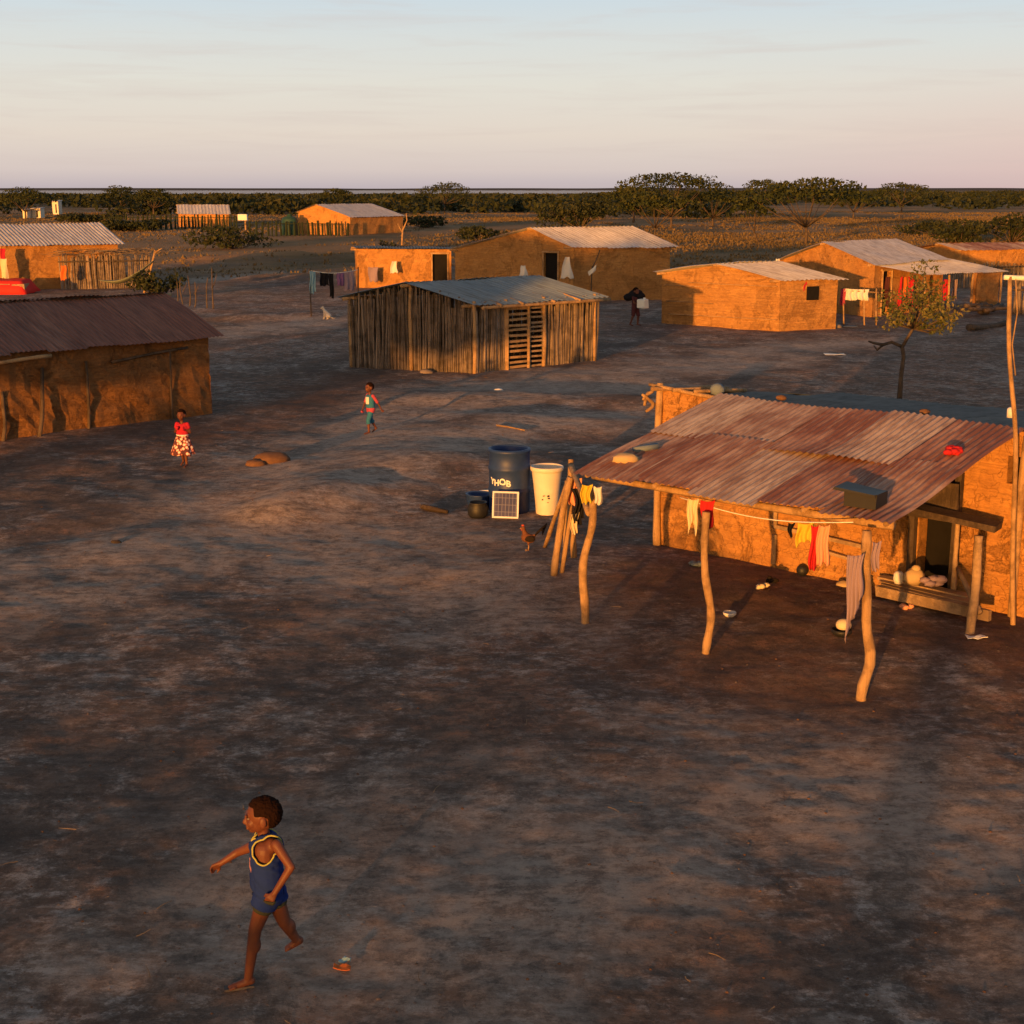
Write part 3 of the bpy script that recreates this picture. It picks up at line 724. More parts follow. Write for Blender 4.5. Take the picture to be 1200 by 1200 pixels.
# small mid hut
sC = V3(9.69, 52.9)
small, g4 = hut('mud_hut', 'small lath-and-mud hut right of centre with its left third shaded', 'hut', sC, (2.25, .85), (-4.02, 2.45), 1.86, 2.0, 2.36, .5, M['mudline'], M['roofgreyl'] if 'roofgreyl' in M else M['rooftin'], ov=.22, group=grp, ridge_ov=.2, seed=141, wl=.2)
su = V3(2.25, .85).normalized(); sn = Vector((su.y, -su.x, 0))
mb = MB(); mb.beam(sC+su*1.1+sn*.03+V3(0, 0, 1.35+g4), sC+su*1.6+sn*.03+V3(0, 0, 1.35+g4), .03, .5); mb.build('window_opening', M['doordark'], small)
for z_, a0, a1 in ((1.62, .1, 3.6), (.42, .05, 4.4), (.9, 2.6, 4.5), (1.5, 3.0, 4.6)):
    vd_ = V3(-4.02, 2.45).normalized(); vn = Vector((vd_.y, -vd_.x, 0)); vn = -vn if vn.y > 0 else vn
    mb = MB(); mb.stick(sC+vd_*a0+vn*.05+V3(0, 0, z_+g4), sC+vd_*a1+vn*.05+V3(0, 0, z_+.03+g4), .018, .018, .01); mb.build('wall_lath', M['wood'], small, True)
# right-hand house with porch
h5C = V3(14.5, 58.7); h5u = V3(4.0, 4.3); h5v = V3(-2.7, 6.4)
house5, g5 = hut('mud_house', 'wide mud house at the right with pale tin roof and a porch hung with clothes', 'house', h5C, h5u, h5v, 2.12, 1.95, 2.84, .5, M['mud'], M['rooftin'], ov=.25, group=grp, ridge_ov=.25, doors=[('v0', .6, 1.3, -.2, 1.8, 'leaf')], seed=161, wl=.2, amp=.016)
porch = thing('porch', (0, 0, 0), None, None); porch.parent = house5; porch.location = V3(17.5, 61, g5)-parent_world(house5)
q0, q1 = h5C+V3(-.1, -.1, 2.1+g5), h5C+h5u*1.05+V3(0, 0, 2.12+g5); q2, q3 = V3(16.6, 59.0, 1.66+g5), V3(21.9, 64.6, 1.5+g5)
mb = MB(); corr(mb, q0, q1, q2, q3, .2, .016, 8, seed=171, wave=.06); mb.build('roof_sheet', M['rooftin'], porch)
for t in (.05, .32, .6, .95):
    q = q2.lerp(q3, t); mb = MB(); mb.stick((q.x-.15, q.y+.1, -.1), (q.x-.15, q.y+.1, q.z-.04), .05, .045, .03, 7); mb.build('post', M['wood'], porch, True)
mb = MB(); wall_grid(mb, (20.2, 63.6), (21.6, 65.0), lambda t: 1.42, jit=.03, seed=9); wall_grid(mb, (21.6, 65.0), (20.9, 66.5), lambda t: 1.42, jit=.03, seed=10)
mb.build('side_wall', M['mud'], porch)
# upper-left house
h6C = V3(-25.5, 73.6); hut('mud_house', 'mud house at the upper left with a pale ribbed tin roof, behind the brown-roofed hut', 'house', h6C, (4.9, 3.4), (-3.4, 4.3), 2.30, 2.2, 3.2, .5, M['mud'], M['rooftin'], ov=.3, group=grp, ridge_ov=.3, seed=181, wl=.2, amp=.022)
# far houses
hut('mud_house', 'distant orange mud house with white tin roof at the upper left, beside dark shrubs', 'house', (-46.3, 206), (7.2, -1.5), (-1.5, 6), 1.9, 1.9, 3.0, .5, M['mud'], M['rooftin'], ov=.4, group=grp, seed=201, wl=.5, amp=.03, step=.6)
hut('mud_house', 'distant mud house with a lit orange gable behind the cactus hedge, left of centre', 'house', (-17.9, 163.5), (5.2, 8.5), (-6.2, 3.4), 2.0, 2.5, 3.3, .62, M['mud'], M['rooftin'], ov=.3, group=grp, seed=221, wl=.5, amp=.03, step=.6)
hut('mud_house', 'low far hut with a thin pale roof beyond the right-hand house', 'house', (27.0, 88.5), (6.5, 2.0), (-1.6, 3.4), 1.45, 1.4, 1.75, .5, M['mud'], M['roofrust'], ov=.3, group=grp, seed=241, wl=.4, step=.5)

M['cactus'] = mat_plain('cactus_green', (.022, .032, .016), .8, .2, .3, scale=2)
# brush lean-to and stick pens
def stick_pen(name, pts, h, label, cat, mat='woodgrey', seed=0, r=(.03, .07), dens=.9, roof=None, group=None):
    c = sum((Vector(p) for p in pts), Vector())/len(pts); gg = gz(c.x, c.y)
    root = thing(name, (c.x, c.y, gg), label, cat, group)
    for i_ in range(len(pts)-1):
        a, b = Vector((*pts[i_], gg)) if len(pts[i_]) == 2 else Vector(pts[i_])+V3(0, 0, gg), Vector((*pts[i_+1], gg)) if len(pts[i_+1]) == 2 else Vector(pts[i_+1])+V3(0, 0, gg)
        m_ = stick_wall(a, b, lambda t: h, r=r, seed=seed+i_, dens=dens, lean=.1); m_.build('stick_wall', M[mat], root)
        mb = MB(); mb.stick(a+V3(0, -.06, h*.8), b+V3(0, -.06, h*.8), .04, .04, .03); mb.build('rail', M[mat], root, True)
    if roof: roof(root, gg)
    return root
def brush_roof(root, gg):
    mb = MB()
    for i_ in range(150):
        t = random.random(); p_ = V3(-23.0, 74.5).lerp(V3(-18.8, 75.9), t)+V3(random.uniform(-.5, .6), random.uniform(-.4, 2.4), gg+1.72+random.uniform(0, .22))
        a = random.uniform(0, 6.28); L_ = random.uniform(.4, 1.0)
        mb.stick(p_, p_+V3(math.cos(a)*L_, math.sin(a)*L_*.6, random.uniform(-.12, .1)), .02, .012, .03, 4, 2, tint=random.uniform(.1, .8))
    mb.build('brush_roof', M['woodgrey'], root)
stick_pen('brush_shelter', [V3(-23.0, 74.5), V3(-18.8, 75.9), V3(-19.4, 78)], 1.75, 'dark brush shelter of upright sticks against the upper-left house', 'shelter', seed=301, roof=brush_roof)
stick_pen('stick_fence', [V3(20.6, 60.2), V3(24.5, 60.9)], 1.25, 'stick fence behind the tall pole at the right edge', 'fence', seed=311, dens=.8)
stick_pen('stick_fence', [V3(22.6, 76), V3(27, 78), V3(31, 79)], 1.3, 'long dark stick fence beyond the right-hand house', 'fence', seed=321, dens=.6)
stick_pen('stick_fence', [V3(-29, 160), V3(-18.5, 160.5)], 1.6, 'cactus and stick hedge before the distant lit gable', 'fence', 'cactus', seed=331, r=(.08, .16), dens=.4)
stick_pen('stick_fence', [V3(-52, 190), V3(-36, 192)], 1.9, 'dark picket hedge before the farthest house at the upper left', 'fence', 'cactus', seed=341, r=(.08, .18), dens=.5)
# ---------------------------------------------------------------- vegetation
def leaf_quads(mb, c, rx, ry, rz, n, size, rr, lo=0.0, flat=.0, base=.5):
    for _ in range(n):
        while True:
            q = Vector((rr.uniform(-1, 1), rr.uniform(-1, 1), rr.uniform(-1, 1)))
            if .12 < q.length < 1: break
        q = q*(q.length**-.35)
        p_ = Vector((c[0]+q.x*rx, c[1]+q.y*ry, c[2]+q.z*rz))
        nrm = Vector((rr.gauss(0, 1), rr.gauss(0, 1), rr.gauss(0, 1)+flat)).normalized()
        a = nrm.orthogonal().normalized(); a.rotate(Quaternion(nrm, rr.uniform(0, 6.28))); b = nrm.cross(a)
        s = size*rr.uniform(.6, 1.35); e = s*rr.uniform(.4, .7)
        mb.add([p_-a*s, p_-b*e*.9+a*s*.1, p_+a*s, p_+b*e], [(0, 1, 2, 3)], tint=min(1, max(0, base+rr.uniform(-.4, .4))))
def acacia(name, loc, H, W, label, cat='tree', seed=0, clumps=26, per=70, leaf=.20, trunk_r=.16, crown_lo=.5, lean=(0, 0), group=None, leafm='acleaf', thick=.075, parts=True):
    rr = random.Random(seed); x, y = loc; z = gz(x, y)
    root = thing(name, (x, y, z), label, cat, group)
    o = Vector((x, y, z)); tb = MB(); lb = MB()
    fork = o+V3(lean[0]*.5, lean[1]*.5, H*rr.uniform(.2, .3))
    tb.tube([o-V3(0, 0, .15), o.lerp(fork, .5)+V3(rr.uniform(-.1, .1), 0, 0), fork], [trunk_r*1.2, trunk_r, trunk_r*.85], 7)
    for k_ in range(clumps):
        a = 6.283*(k_*.382+rr.uniform(-.05, .05)); d_ = math.sqrt((k_+.5)/clumps)
        rad = d_*W*.5*rr.uniform(.8, 1.08)
        hz = H*(crown_lo+(1-crown_lo)*(1-d_**2.4*.62)*rr.uniform(.72, 1.0))
        e = o+V3(math.cos(a)*rad+lean[0], math.sin(a)*rad*.8+lean[1], hz)
        m_ = fork.lerp(e, .5)+V3(0, 0, -H*.05)
        if k_ % 3 == 0: tb.tube([fork, m_, e], [trunk_r*.5, trunk_r*.28, trunk_r*.1], 5)
        leaf_quads(lb, e, W*rr.uniform(.11, .19), W*rr.uniform(.11, .19), H*thick*rr.uniform(.7, 1.3), int(per*1.15), leaf, rr, flat=.8, base=rr.uniform(.25, .75))
    tb.build('trunk', M['bark'], root, True); lb.build('crown', M[leafm], root)
    return root
far = 'acacias on the plain beyond the village'
def pk(px, py): q = G(px, py); return (q.x, q.y)
acacia('acacia_tree', pk(786, 268), 7.0, 14.5, 'tallest flat-topped acacia on the skyline right of centre', seed=1, clumps=34, group=far, crown_lo=.54)
acacia('acacia_tree', pk(742, 262), 5.2, 9, 'rounded acacia left of the tallest flat-topped one', seed=2, group=far, crown_lo=.52)
acacia('acacia_tree', pk(835, 265), 4.9, 10, 'wide acacia between the tallest one and the bare-stemmed one', seed=3, group=far, crown_lo=.54)
acacia('acacia_tree', pk(768, 279), 4.6, 8.0, 'smaller dark acacia in front of the tallest one', seed=4, group=far, crown_lo=.55, trunk_r=.12)
acacia('acacia_tree', pk(944, 285), 5.9, 13, 'broad dark acacia on a forked trunk above the right-hand house', seed=5, clumps=34, group=far, crown_lo=.56)
acacia('acacia_tree', pk(893, 252), 7.0, 7, 'thin acacia whose small top stands over the skyline', seed=6, clumps=12, group=far, crown_lo=.66)
acacia('acacia_tree', pk(889, 284), 4.0, 4.4, 'leaning sparse acacia with a dark bent stem', seed=7, clumps=9, per=40, group=far, crown_lo=.6, trunk_r=.14, lean=(-.9, 0))
acacia('acacia_tree', pk(1056, 249), 6.6, 12, 'acacia on the far right skyline', seed=8, group=far, crown_lo=.52)
acacia('acacia_tree', pk(1000, 255), 4.6, 11, 'low wide acacia right of the forked one', seed=9, group=far, crown_lo=.5)
acacia('acacia_tree', pk(521, 249), 6.6, 14, 'dark acacia on the skyline above the barn', seed=10, group=far, crown_lo=.3)
acacia('acacia_tree', pk(141, 251), 5.6, 10, 'round dark tree near the left skyline', seed=11, group=far, crown_lo=.3)
acacia('acacia_tree', pk(180, 252), 5.4, 8, 'dark tree just left of the farthest house', seed=12, group=far, crown_lo=.3)
acacia('acacia_tree', pk(30, 255), 5.6, 11, 'dark tree at the left end of the skyline', seed=13, group=far, crown_lo=.3)
acacia('acacia_tree', pk(395, 247), 5.4, 9, 'dark tree behind the distant lit gable', seed=14, group=far, crown_lo=.3)
def bush(loc, H, W, label, seed, leafm='scrubleaf', n=900, leaf=.16, group=None, name='bush', cat='bush'):
    rr = random.Random(seed); x, y = loc; z = gz(x, y); root = thing(name, (x, y, z), label, cat, group)
    lb = MB(); tb = MB()
    for k_ in range(12):
        a = rr.uniform(0, 6.28); d_ = rr.uniform(.1, .42)*W; hz = rr.uniform(.25, .8)*H
        e = V3(x+math.cos(a)*d_, y+math.sin(a)*d_, z+hz); tb.tube([V3(x, y, z-.1), V3(x, y, z).lerp(e, .5)+V3(0, 0, -.05), e], [.06, .04, .015], 5)
        leaf_quads(lb, e, W*.2, W*.2, H*.24, n//12, leaf, rr, base=rr.uniform(.2, .7))
    tb.build('stem', M['bark'], root, True); lb.build('foliage', M[leafm], root); return root
bush(pk(680, 270), 4.3, 10.0, 'wide dark bush behind the pale tin roof of the house beyond the barn', 21, n=2200, leaf=.24)
bush(pk(1125, 290), 2.4, 6.0, 'brownish green bush on the plain at the right', 22, n=1200, leaf=.2, group='bushes on the right plain')
bush(pk(1185, 285), 2.9, 7.5, 'larger brownish bush at the right edge of the plain', 23, n=1400, leaf=.2, group='bushes on the right plain')
bush(pk(275, 290), 2.0, 9.0, 'low green bush on the open ground below the farthest house', 24, n=1200, leaf=.18)
bush(pk(160, 270), 1.5, 9, 'dark low thicket left of the farthest house', 34, n=1500, leaf=.26)
bush(pk(110, 262), 1.6, 10, 'dark low thicket above the upper-left roof', 35, n=1500, leaf=.26)
bush(pk(500, 268), 1.5, 7, 'low dark bush on the plain right of the distant lit gable', 36, n=800, leaf=.22)
bush(pk(1100, 275), 1.8, 9, 'low brush on the plain above the right-hand roof', 37, n=1200, leaf=.2)
bush(pk(565, 285), 1.6, 5.0, 'low bush behind the ochre hut', 25, n=700, leaf=.18)
bush((-16.6, 68.5), 1.35, 2.6, 'dark green bush beside the hammock and brush shelter', 26, n=900, leaf=.1)
bush(pk(4, 505), .95, 1.5, 'dark shrub against the wall at the left edge', 27, n=900, leaf=.05)
bush(pk(455, 303), 1.1, 1.6, 'small scrubby bush left of the bare sapling', 28, n=400, leaf=.1)

# wood beyond the village, one mass
def scrub_wood():
    rr = random.Random(99); lb = MB(); cnt = 0
    while cnt < 1150:
        d_ = 235*math.exp(rr.random()**1.15*math.log(2050/235)); x = rr.uniform(-.46, .46)*d_
        if x < .07*d_ and d_ > 1050: continue
        lim = 300 if x/d_ < .05 else 255
        if d_ < lim: continue
        if float(vnoise(np.array([x*.012]), np.array([d_*.006]), 55)[0]) < -.24 and d_ < 800: continue
        H = rr.uniform(1.6, 3.1) if x > .07*d_ else min(rr.uniform(1.8, 3.9), 4.75-.0027*d_); W = rr.uniform(5, 11)*(1+d_/1500)
        if x > .05*d_: H *= 1.1
        z = gz(x, d_)
        n = int(46+1800/d_*6); sz = .30+d_*.0011
        leaf_quads(lb, (x, d_, z+H*.52), W*.5, W*.5, H*.5, n, sz, rr, flat=.3, base=rr.uniform(.15, .8))
        cnt += 1
    return tag(lb.build('scrub_wood', M['scrubleaf']), kind='stuff')
scrub_wood()
def grass():
    rr = random.Random(5); mb = MB(); n = 0
    while n < 22000:
        d_ = rr.uniform(84, 330)**1.0; x = rr.uniform(-.42, .42)*d_
        if x < -.02*d_ and rr.random() > .25: continue
        if float(vnoise(np.array([x*.045]), np.array([d_*.02]), 61)[0])+.5*float(vnoise(np.array([x*.21]), np.array([d_*.11]), 62)[0]) < rr.uniform(-.3, .25): continue
        z = gz(x, d_); h = rr.uniform(.07, .30); n += 1
        for _ in range(5):
            a = rr.uniform(0, 6.28); w_ = rr.uniform(.04, .10)*(1+d_/200); o = V3(x+rr.uniform(-.5, .5), d_+rr.uniform(-.5, .5), z-.05)
            t_ = o+V3(math.cos(a)*h*.5, math.sin(a)*h*.5, h*rr.uniform(.7, 1.1)); s_ = V3(-math.sin(a)*w_, math.cos(a)*w_, 0)
            mb.add([o-s_, o+s_, t_], [(0, 1, 2)], tint=rr.random())
    return tag(mb.build('dry_grass', M['grass']), kind='stuff')
grass()

# leaning tree near the right-hand house
def near_tree():
    rr = random.Random(3); b = GG(1054, 468); root = thing('small_tree', b, 'small leaning tree with yellow-green leaves and a bare low branch, behind the nearest hut', 'tree')
    Y = b.y
    def q(px, py, dy=0): return P(px, py, Y+dy)
    tb = MB(); lb = MB()
    tb.tube([b-V3(0, 0, .1), q(1056, 440), q(1059, 418), q(1057, 405)], [.07, .055, .05, .05], 8)
    tb.tube([q(1057, 406), q(1045, 401), q(1035, 404), q(1024, 402, -.3), q(1018, 400, -.4)], [.045, .04, .04, .03, .02], 7)
    tb.tube([q(1035, 404), q(1028, 410, .2), q(1024, 405, .3)], [.03, .03, .015], 6)
    tb.tube([q(1057, 407), q(1064, 395), q(1070, 385)], [.045, .04, .035], 7)
    ends = [(1040, 350, .5), (1050, 372, -.4), (1075, 325, .2), (1085, 312, -.2), (1095, 335, .3), (1090, 360, -.5), (1108, 372, .2), (1118, 366, -.3), (1070, 352, .6), (1062, 368, -.6), (1104, 350, .5), (1082, 378, .0), (1046, 362, .3), (1098, 385, .3), (1040, 376, .1), (1112, 380, .0), (1077, 340, -.5), (1064, 345, 0), (1100, 362, -.6), (1086, 345, .6)]
    for (px, py, dy) in ends:
        e = q(px, py, dy); s_ = q(1070, 385); tb.tube([s_, s_.lerp(e, .5)+V3(rr.uniform(-.1, .1), 0, rr.uniform(-.1, .05)), e], [.028, .018, .008], 5)
        leaf_quads(lb, e, rr.uniform(.18, .36), .36, rr.uniform(.14, .26), 66, .048, rr, base=rr.uniform(.1, .8))
        leaf_quads(lb, s_.lerp(e, .72), .13, .18, .12, 44, .042, rr, base=.4)
    tb.build('trunk', M['bark'], root, True); lb.build('crown', M['yleaf'], root)
near_tree()
# bare sapling post between the huts and the plain
def sapling():
    b = G(472, 303); root = thing('bare_sapling', b, 'bare pale forked sapling standing behind the ochre hut', 'tree'); tb = MB()
    Y = b.y; tb.tube([b, P(471, 285, Y), P(472, 268, Y)], [.09, .08, .07], 6); tb.tube([P(472, 270, Y), P(477, 258, Y), P(476, 250, Y)], [.06, .05, .03], 5); tb.tube([P(471, 272, Y), P(466, 262, Y)], [.05, .03], 5)
    tb.build('trunk', M['wood'], root, True)
sapling()
# unseen trees, bush, brush fences and posts placed behind the camera to throw shade
beh = 'trees behind the viewpoint'
def behind(c, s, H, W, lo, seed, label, clumps=34, per=300):
    return acacia('acacia_tree', cs(c, s), H, W, label, seed=seed, clumps=clumps, per=int(per*1.5), leaf=.17, crown_lo=lo, group=beh, thick=.13, trunk_r=.11)
behind(-17.6, -10, 4.7, 6.6, .56, 31, 'acacia behind the viewpoint at the left')
behind(-24.8, -12, 6.4, 9.5, .42, 32, 'acacia behind the viewpoint at the far left')
behind(-17.8, -15, 5.9, 5.0, .80, 38, 'tall unseen acacia placed to shade the house behind the barn')  # unseen crown set to shade the house behind the barn
bush(cs(-18.25, -10.5), 2.3, .9, 'unseen bush added under the acacia to shade the left hut', 33, n=900, leaf=.14)  # added out of view to shade the left hut wall
def shade_fence(c0, c1, s, h, label, seed):  # unseen fence of dry branches, added to shade the foreground
    rr = random.Random(seed); a = V3(*cs(c0, s)); b = V3(*cs(c1, s)); L = (b-a).length; gg = gz(*cs((c0+c1)/2, s))
    root = thing('shade_fence', ((a+b)/2+V3(0, 0, gg)), label, 'fence'); mb = MB()
    for i_ in range(int(L*110)):
        t = rr.random(); p_ = a.lerp(b, t)+V3(rr.uniform(-.3, .3), rr.uniform(-.3, .3), gg)
        hh_ = h*(.75+.35*float(vnoise(np.array([t*L*.35]), np.array([1.]), seed)[0]+.5))
        st = p_+V3(0, 0, rr.uniform(0, hh_*.8)); an = rr.uniform(0, 6.28)
        mb.stick(st, st+V3(math.cos(an)*.6, math.sin(an)*.4, rr.uniform(-.1, .4)), .03, .015, .04, 4, 2, tint=rr.random())
    mb.build('branches', M['woodgrey'], root)
shade_fence(-7.6, -3.8, -9, 1.6, 'tall unseen fence of dry branches added to shade the striding boy', 71)
shade_fence(-3.7, 3.2, -9, 1.05, 'low unseen brush fence added to shade the right foreground', 72)
shade_fence(-15, -7.7, -9, 1.05, 'low unseen brush fence added to shade the left foreground', 73)
for (c, s, h, r_) in ((-.88, -15, 2.1, .30), (.25, -16, 2.6, .16)):  # unseen posts added to cast the long shadow streaks
    b = cs(c, s); root = thing('shadow_post', (b[0], b[1], gz(*b)), 'unseen post added to cast a long shadow streak', 'post', 'unseen posts added for their shadows'); mb = MB()
    mb.stick(V3(b[0], b[1], -.2), V3(b[0]+.03, b[1], h), r_, r_*.85, .03, 9); mb.build('trunk', M['bark'], root, True)
# ---------------------------------------------------------------- people and animals
M['skin'] = mat_plain('skin', (.13, .043, .024), .55, .35, .22, scale=7)
M['hair'] = mat_plain('hair', (.016, .007, .005), .95, .05, .2, scale=60)
M['eye'] = mat_plain('eye_dark', (.012, .01, .01), .3, .5, 0)
M['eyew'] = mat_plain('eye_white', (.22, .17, .14), .5, .3, 0)
def rcone(mb, a, b, ra, rb, n=14):
    a = Vector(a); b = Vector(b); d = b-a; L = d.length
    mb.tube([a+d*t for t in (0, .25, .5, .75, 1)], [ra+(rb-ra)*t for t in (0, .25, .5, .75, 1)], n)
    mb.ell(a, ra, ra, ra, n, 8); mb.ell(b, rb, rb, rb, n, 8)
def remesh(mb, name, mat, parent, vox, it=4):
    o = mb.build(name, mat, parent)
    m = o.modifiers.new('r', 'REMESH'); m.mode = 'VOXEL'; m.voxel_size = vox
    s = o.modifiers.new('s', 'SMOOTH'); s.factor = .5; s.iterations = it
    bpy.context.view_layer.update()
    dg = bpy.context.evaluated_depsgraph_get(); me = bpy.data.meshes.new_from_object(o.evaluated_get(dg))
    o.modifiers.clear(); old = o.data; o.data = me; me.name = name; bpy.data.meshes.remove(old)
    if not me.materials: me.materials.append(mat)
    me.polygons.foreach_set('use_smooth', [True]*len(me.polygons)); return o
def segd(p, a, b):
    d = b-a; t = max(0, min(1, (p-a).dot(d)/max(d.length_squared, 1e-9))); return (p-a-d*t).length, t
def make_person(label, J, fwd, h, vox, group, skin='skin', detail=True, hair_len=0.0, hs=1.14):
    """J: world joints. builds one continuous body; returns root, body, bones for fitting clothes"""
    J = {k_: Vector(v_) for k_, v_ in J.items()}
    base = V3(J['pel'].x, J['pel'].y, min(J['anL'].z, J['anR'].z)-.05)
    root = thing('person', base, label, 'person', group)
    s = h/1.25; mb = MB(); fwd = Vector(fwd).normalized()
    hf = Vector(J.get('look', fwd)).normalized(); up = (J['head']-J['neck']).normalized()
    side = up.cross(hf).normalized(); hf = side.cross(up)           # side = the person's left
    rot = Matrix((hf, side, up)).transposed()
    bones = []
    def bone(nm, a, b, ra, rb): bones.append((nm, J[a] if isinstance(a, str) else a, J[b] if isinstance(b, str) else b, ra*s, rb*s)); rcone(mb, bones[-1][1], bones[-1][2], ra*s, rb*s)
    bs = Vector((-fwd.y, fwd.x, 0))
    tl = J['pel']; ch = J['chest']; tr = (ch-tl)
    # torso: three rows of overlapping lobes give an oval section
    for sg in (-1, 1):
        bone('torso', tl+bs*sg*.045*s, ch+bs*sg*.058*s, .074, .068)
        bone('torso', ch+bs*sg*.058*s, J['sh'+('L' if sg > 0 else 'R')].lerp(ch, .45), .066, .05)
    bone('torso', tl+fwd*.02*s+tr*.2, ch+fwd*.012*s, .078, .07)
    bone('neck', ch+tr.normalized()*.03*s, J['head']-up*.06*s, .04, .036)
    for S_ in 'LR':
        bone('uarm', 'sh'+S_, 'el'+S_, .036, .027); bone('farm', 'el'+S_, 'wr'+S_, .027, .019)
        bone('thigh', 'hip'+S_, 'kn'+S_, .066, .043); bone('shin', 'kn'+S_, 'an'+S_, .043, .027)
        a = J['kn'+S_].lerp(J['an'+S_], .3); back = (J['toe'+S_]-J['an'+S_]); back.z = 0; back = -back.normalized() if back.length > 0 else -fwd
        mb.ell(a+back*.012*s, .04*s, .04*s, .06*s)
        t = J['toe'+S_]; an = J['an'+S_]; fd = (t-an).normalized()
        bone('foot', an-fd*.02*s-V3(0, 0, .012*s), t, .028, .02)
        for k_ in range(5 if detail else 0):
            q = t+fd.cross(V3(0, 0, 1)).normalized()*(.026-.013*k_)*s; rcone(mb, q-fd*.02*s, q+fd*(.016-.002*abs(k_-1))*s, .010*s, .0085*s, 8)
        # hand
        w = J['wr'+S_]; hd = Vector(J.get('hd'+S_, w-J['el'+S_])).normalized()
        pn = Vector(J.get('pn'+S_, bs)).normalized(); pn = (pn-hd*pn.dot(hd)).normalized(); wd = hd.cross(pn)
        palm = w+hd*.038*s
        for k_ in (-1, 0, 1): rcone(mb, w+wd*k_*.008*s, palm+wd*k_*.017*s, .014*s, .0125*s, 8)
        for k_ in range(4):
            o = palm+wd*(-.024+.016*k_)*s; c_ = .35+.12*k_; L_ = (.034, .039, .037, .029)[k_]*s
            d1 = (hd+pn*c_*.6).normalized(); d2 = (hd*.75+pn*c_*1.3).normalized(); d3 = (hd*.3+pn*1.2).normalized()
            q1 = o+d1*L_*.55; q2 = q1+d2*L_*.4; q3 = q2+d3*L_*.3
            rcone(mb, o, q1, .0085*s, .0078*s, 8); rcone(mb, q1, q2, .0078*s, .007*s, 8); rcone(mb, q2, q3, .007*s, .006*s, 8)
        o = w+hd*.016*s-wd*.018*s; q1 = o+(hd*.6-wd*.8+pn*.3).normalized()*.028*s; q2 = q1+(hd*.9-wd*.1+pn*.5).normalized()*.024*s
        rcone(mb, o, q1, .010*s, .0085*s, 8); rcone(mb, q1, q2, .0085*s, .007*s, 8)
    # head
    H0 = J['head']; sb = s; s = s*hs
    def hp(f, l, u): return H0+(hf*f+side*l+up*u)*sb*hs
    mb.ell(hp(-.012, 0, .012), .092*s, .074*s, .088*s, 20, 14, rot)
    mb.ell(hp(.022, 0, -.028), .062*s, .056*s, .068*s, 18, 12, rot)
    rcone(mb, hp(.05, 0, -.075), hp(.058, 0, -.078), .022*s, .018*s, 10)
    rcone(mb, hp(.078, 0, .0), hp(.094, 0, -.032), .010*s, .0135*s, 10)
    for l in (-.011, .011): mb.ell(hp(.086, l, -.036), .009*s, .008*s, .008*s, 8, 6)
    for z_, r_ in ((-.052, .009), (-.064, .0095)): rcone(mb, hp(.079, -.017, z_), hp(.079, .017, z_), r_*s, r_*s, 8)
    rcone(mb, hp(.078, -.04, .016), hp(.082, .04, .016), .010*s, .010*s, 8)
    for l in (-.035, .035): mb.ell(hp(.055, l, -.03), .024*s, .02*s, .024*s, 10, 8)
    for l in (-1, 1): mb.ell(hp(-.008, l*.078, -.012), .020*s, .009*s, .032*s, 10, 8, rot)
    bones.append(('head', hp(0, 0, -.02), hp(0, 0, .02), .09*s, .09*s)); sh_ = s
    body = remesh(mb, 'body', M[skin], root, vox)
    if detail:
        for l in (-.031, .031):
            e_ = MB(); e_.ell(hp(.0695, l, .0), .0085*s, .0125*s, .006*s, 12, 8, rot); eo = e_.build('eye', M['eyew'], root, True)
            e_ = MB(); e_.ell(hp(.0765, l, .0), .004*s, .0065*s, .0065*s, 10, 8, rot); e_.build('iris', M['eye'], eo, True)
    fr = dict(hf=hf, side=side, up=up, H0=H0, s=sb, fwd=fwd, bs=bs, bones=bones, J=J, base=base, hp=hp)
    # hair grown from the scalp
    rr = random.Random(int(abs(H0.x)*100))
    def inhair(c, nm, t):
        q = c-H0; f = q.dot(hf)/s; u = q.dot(up)/s; l = abs(q.dot(side))/s
        if nm != 'head' or q.length > .14*s: return False
        f /= hs; u /= hs; l /= hs
        if f > .03: return u > .055-.02*(l > .05)
        if f > -.03: return u > .022-.4*max(0, -f)
        return u > -.045-hair_len
    garment('hair', body, root, fr, inhair, .005*s, 'hair', puff=lambda c: .014*s*abs(float(vnoise(np.array([c.x*75]), np.array([c.z*75+c.y*60]), 5)[0]))+.012*s*abs(float(vnoise(np.array([c.x*170]), np.array([c.z*170+c.y*150]), 6)[0])))
    return root, body, fr
def bone_of(c, fr):
    best = None
    for (nm, a, b, ra, rb) in fr['bones']:
        d_, t = segd(c, a, b); q = d_/(ra+(rb-ra)*t)
        if best is None or q < best[0]: best = (q, nm, t)
    return best[1], best[2]
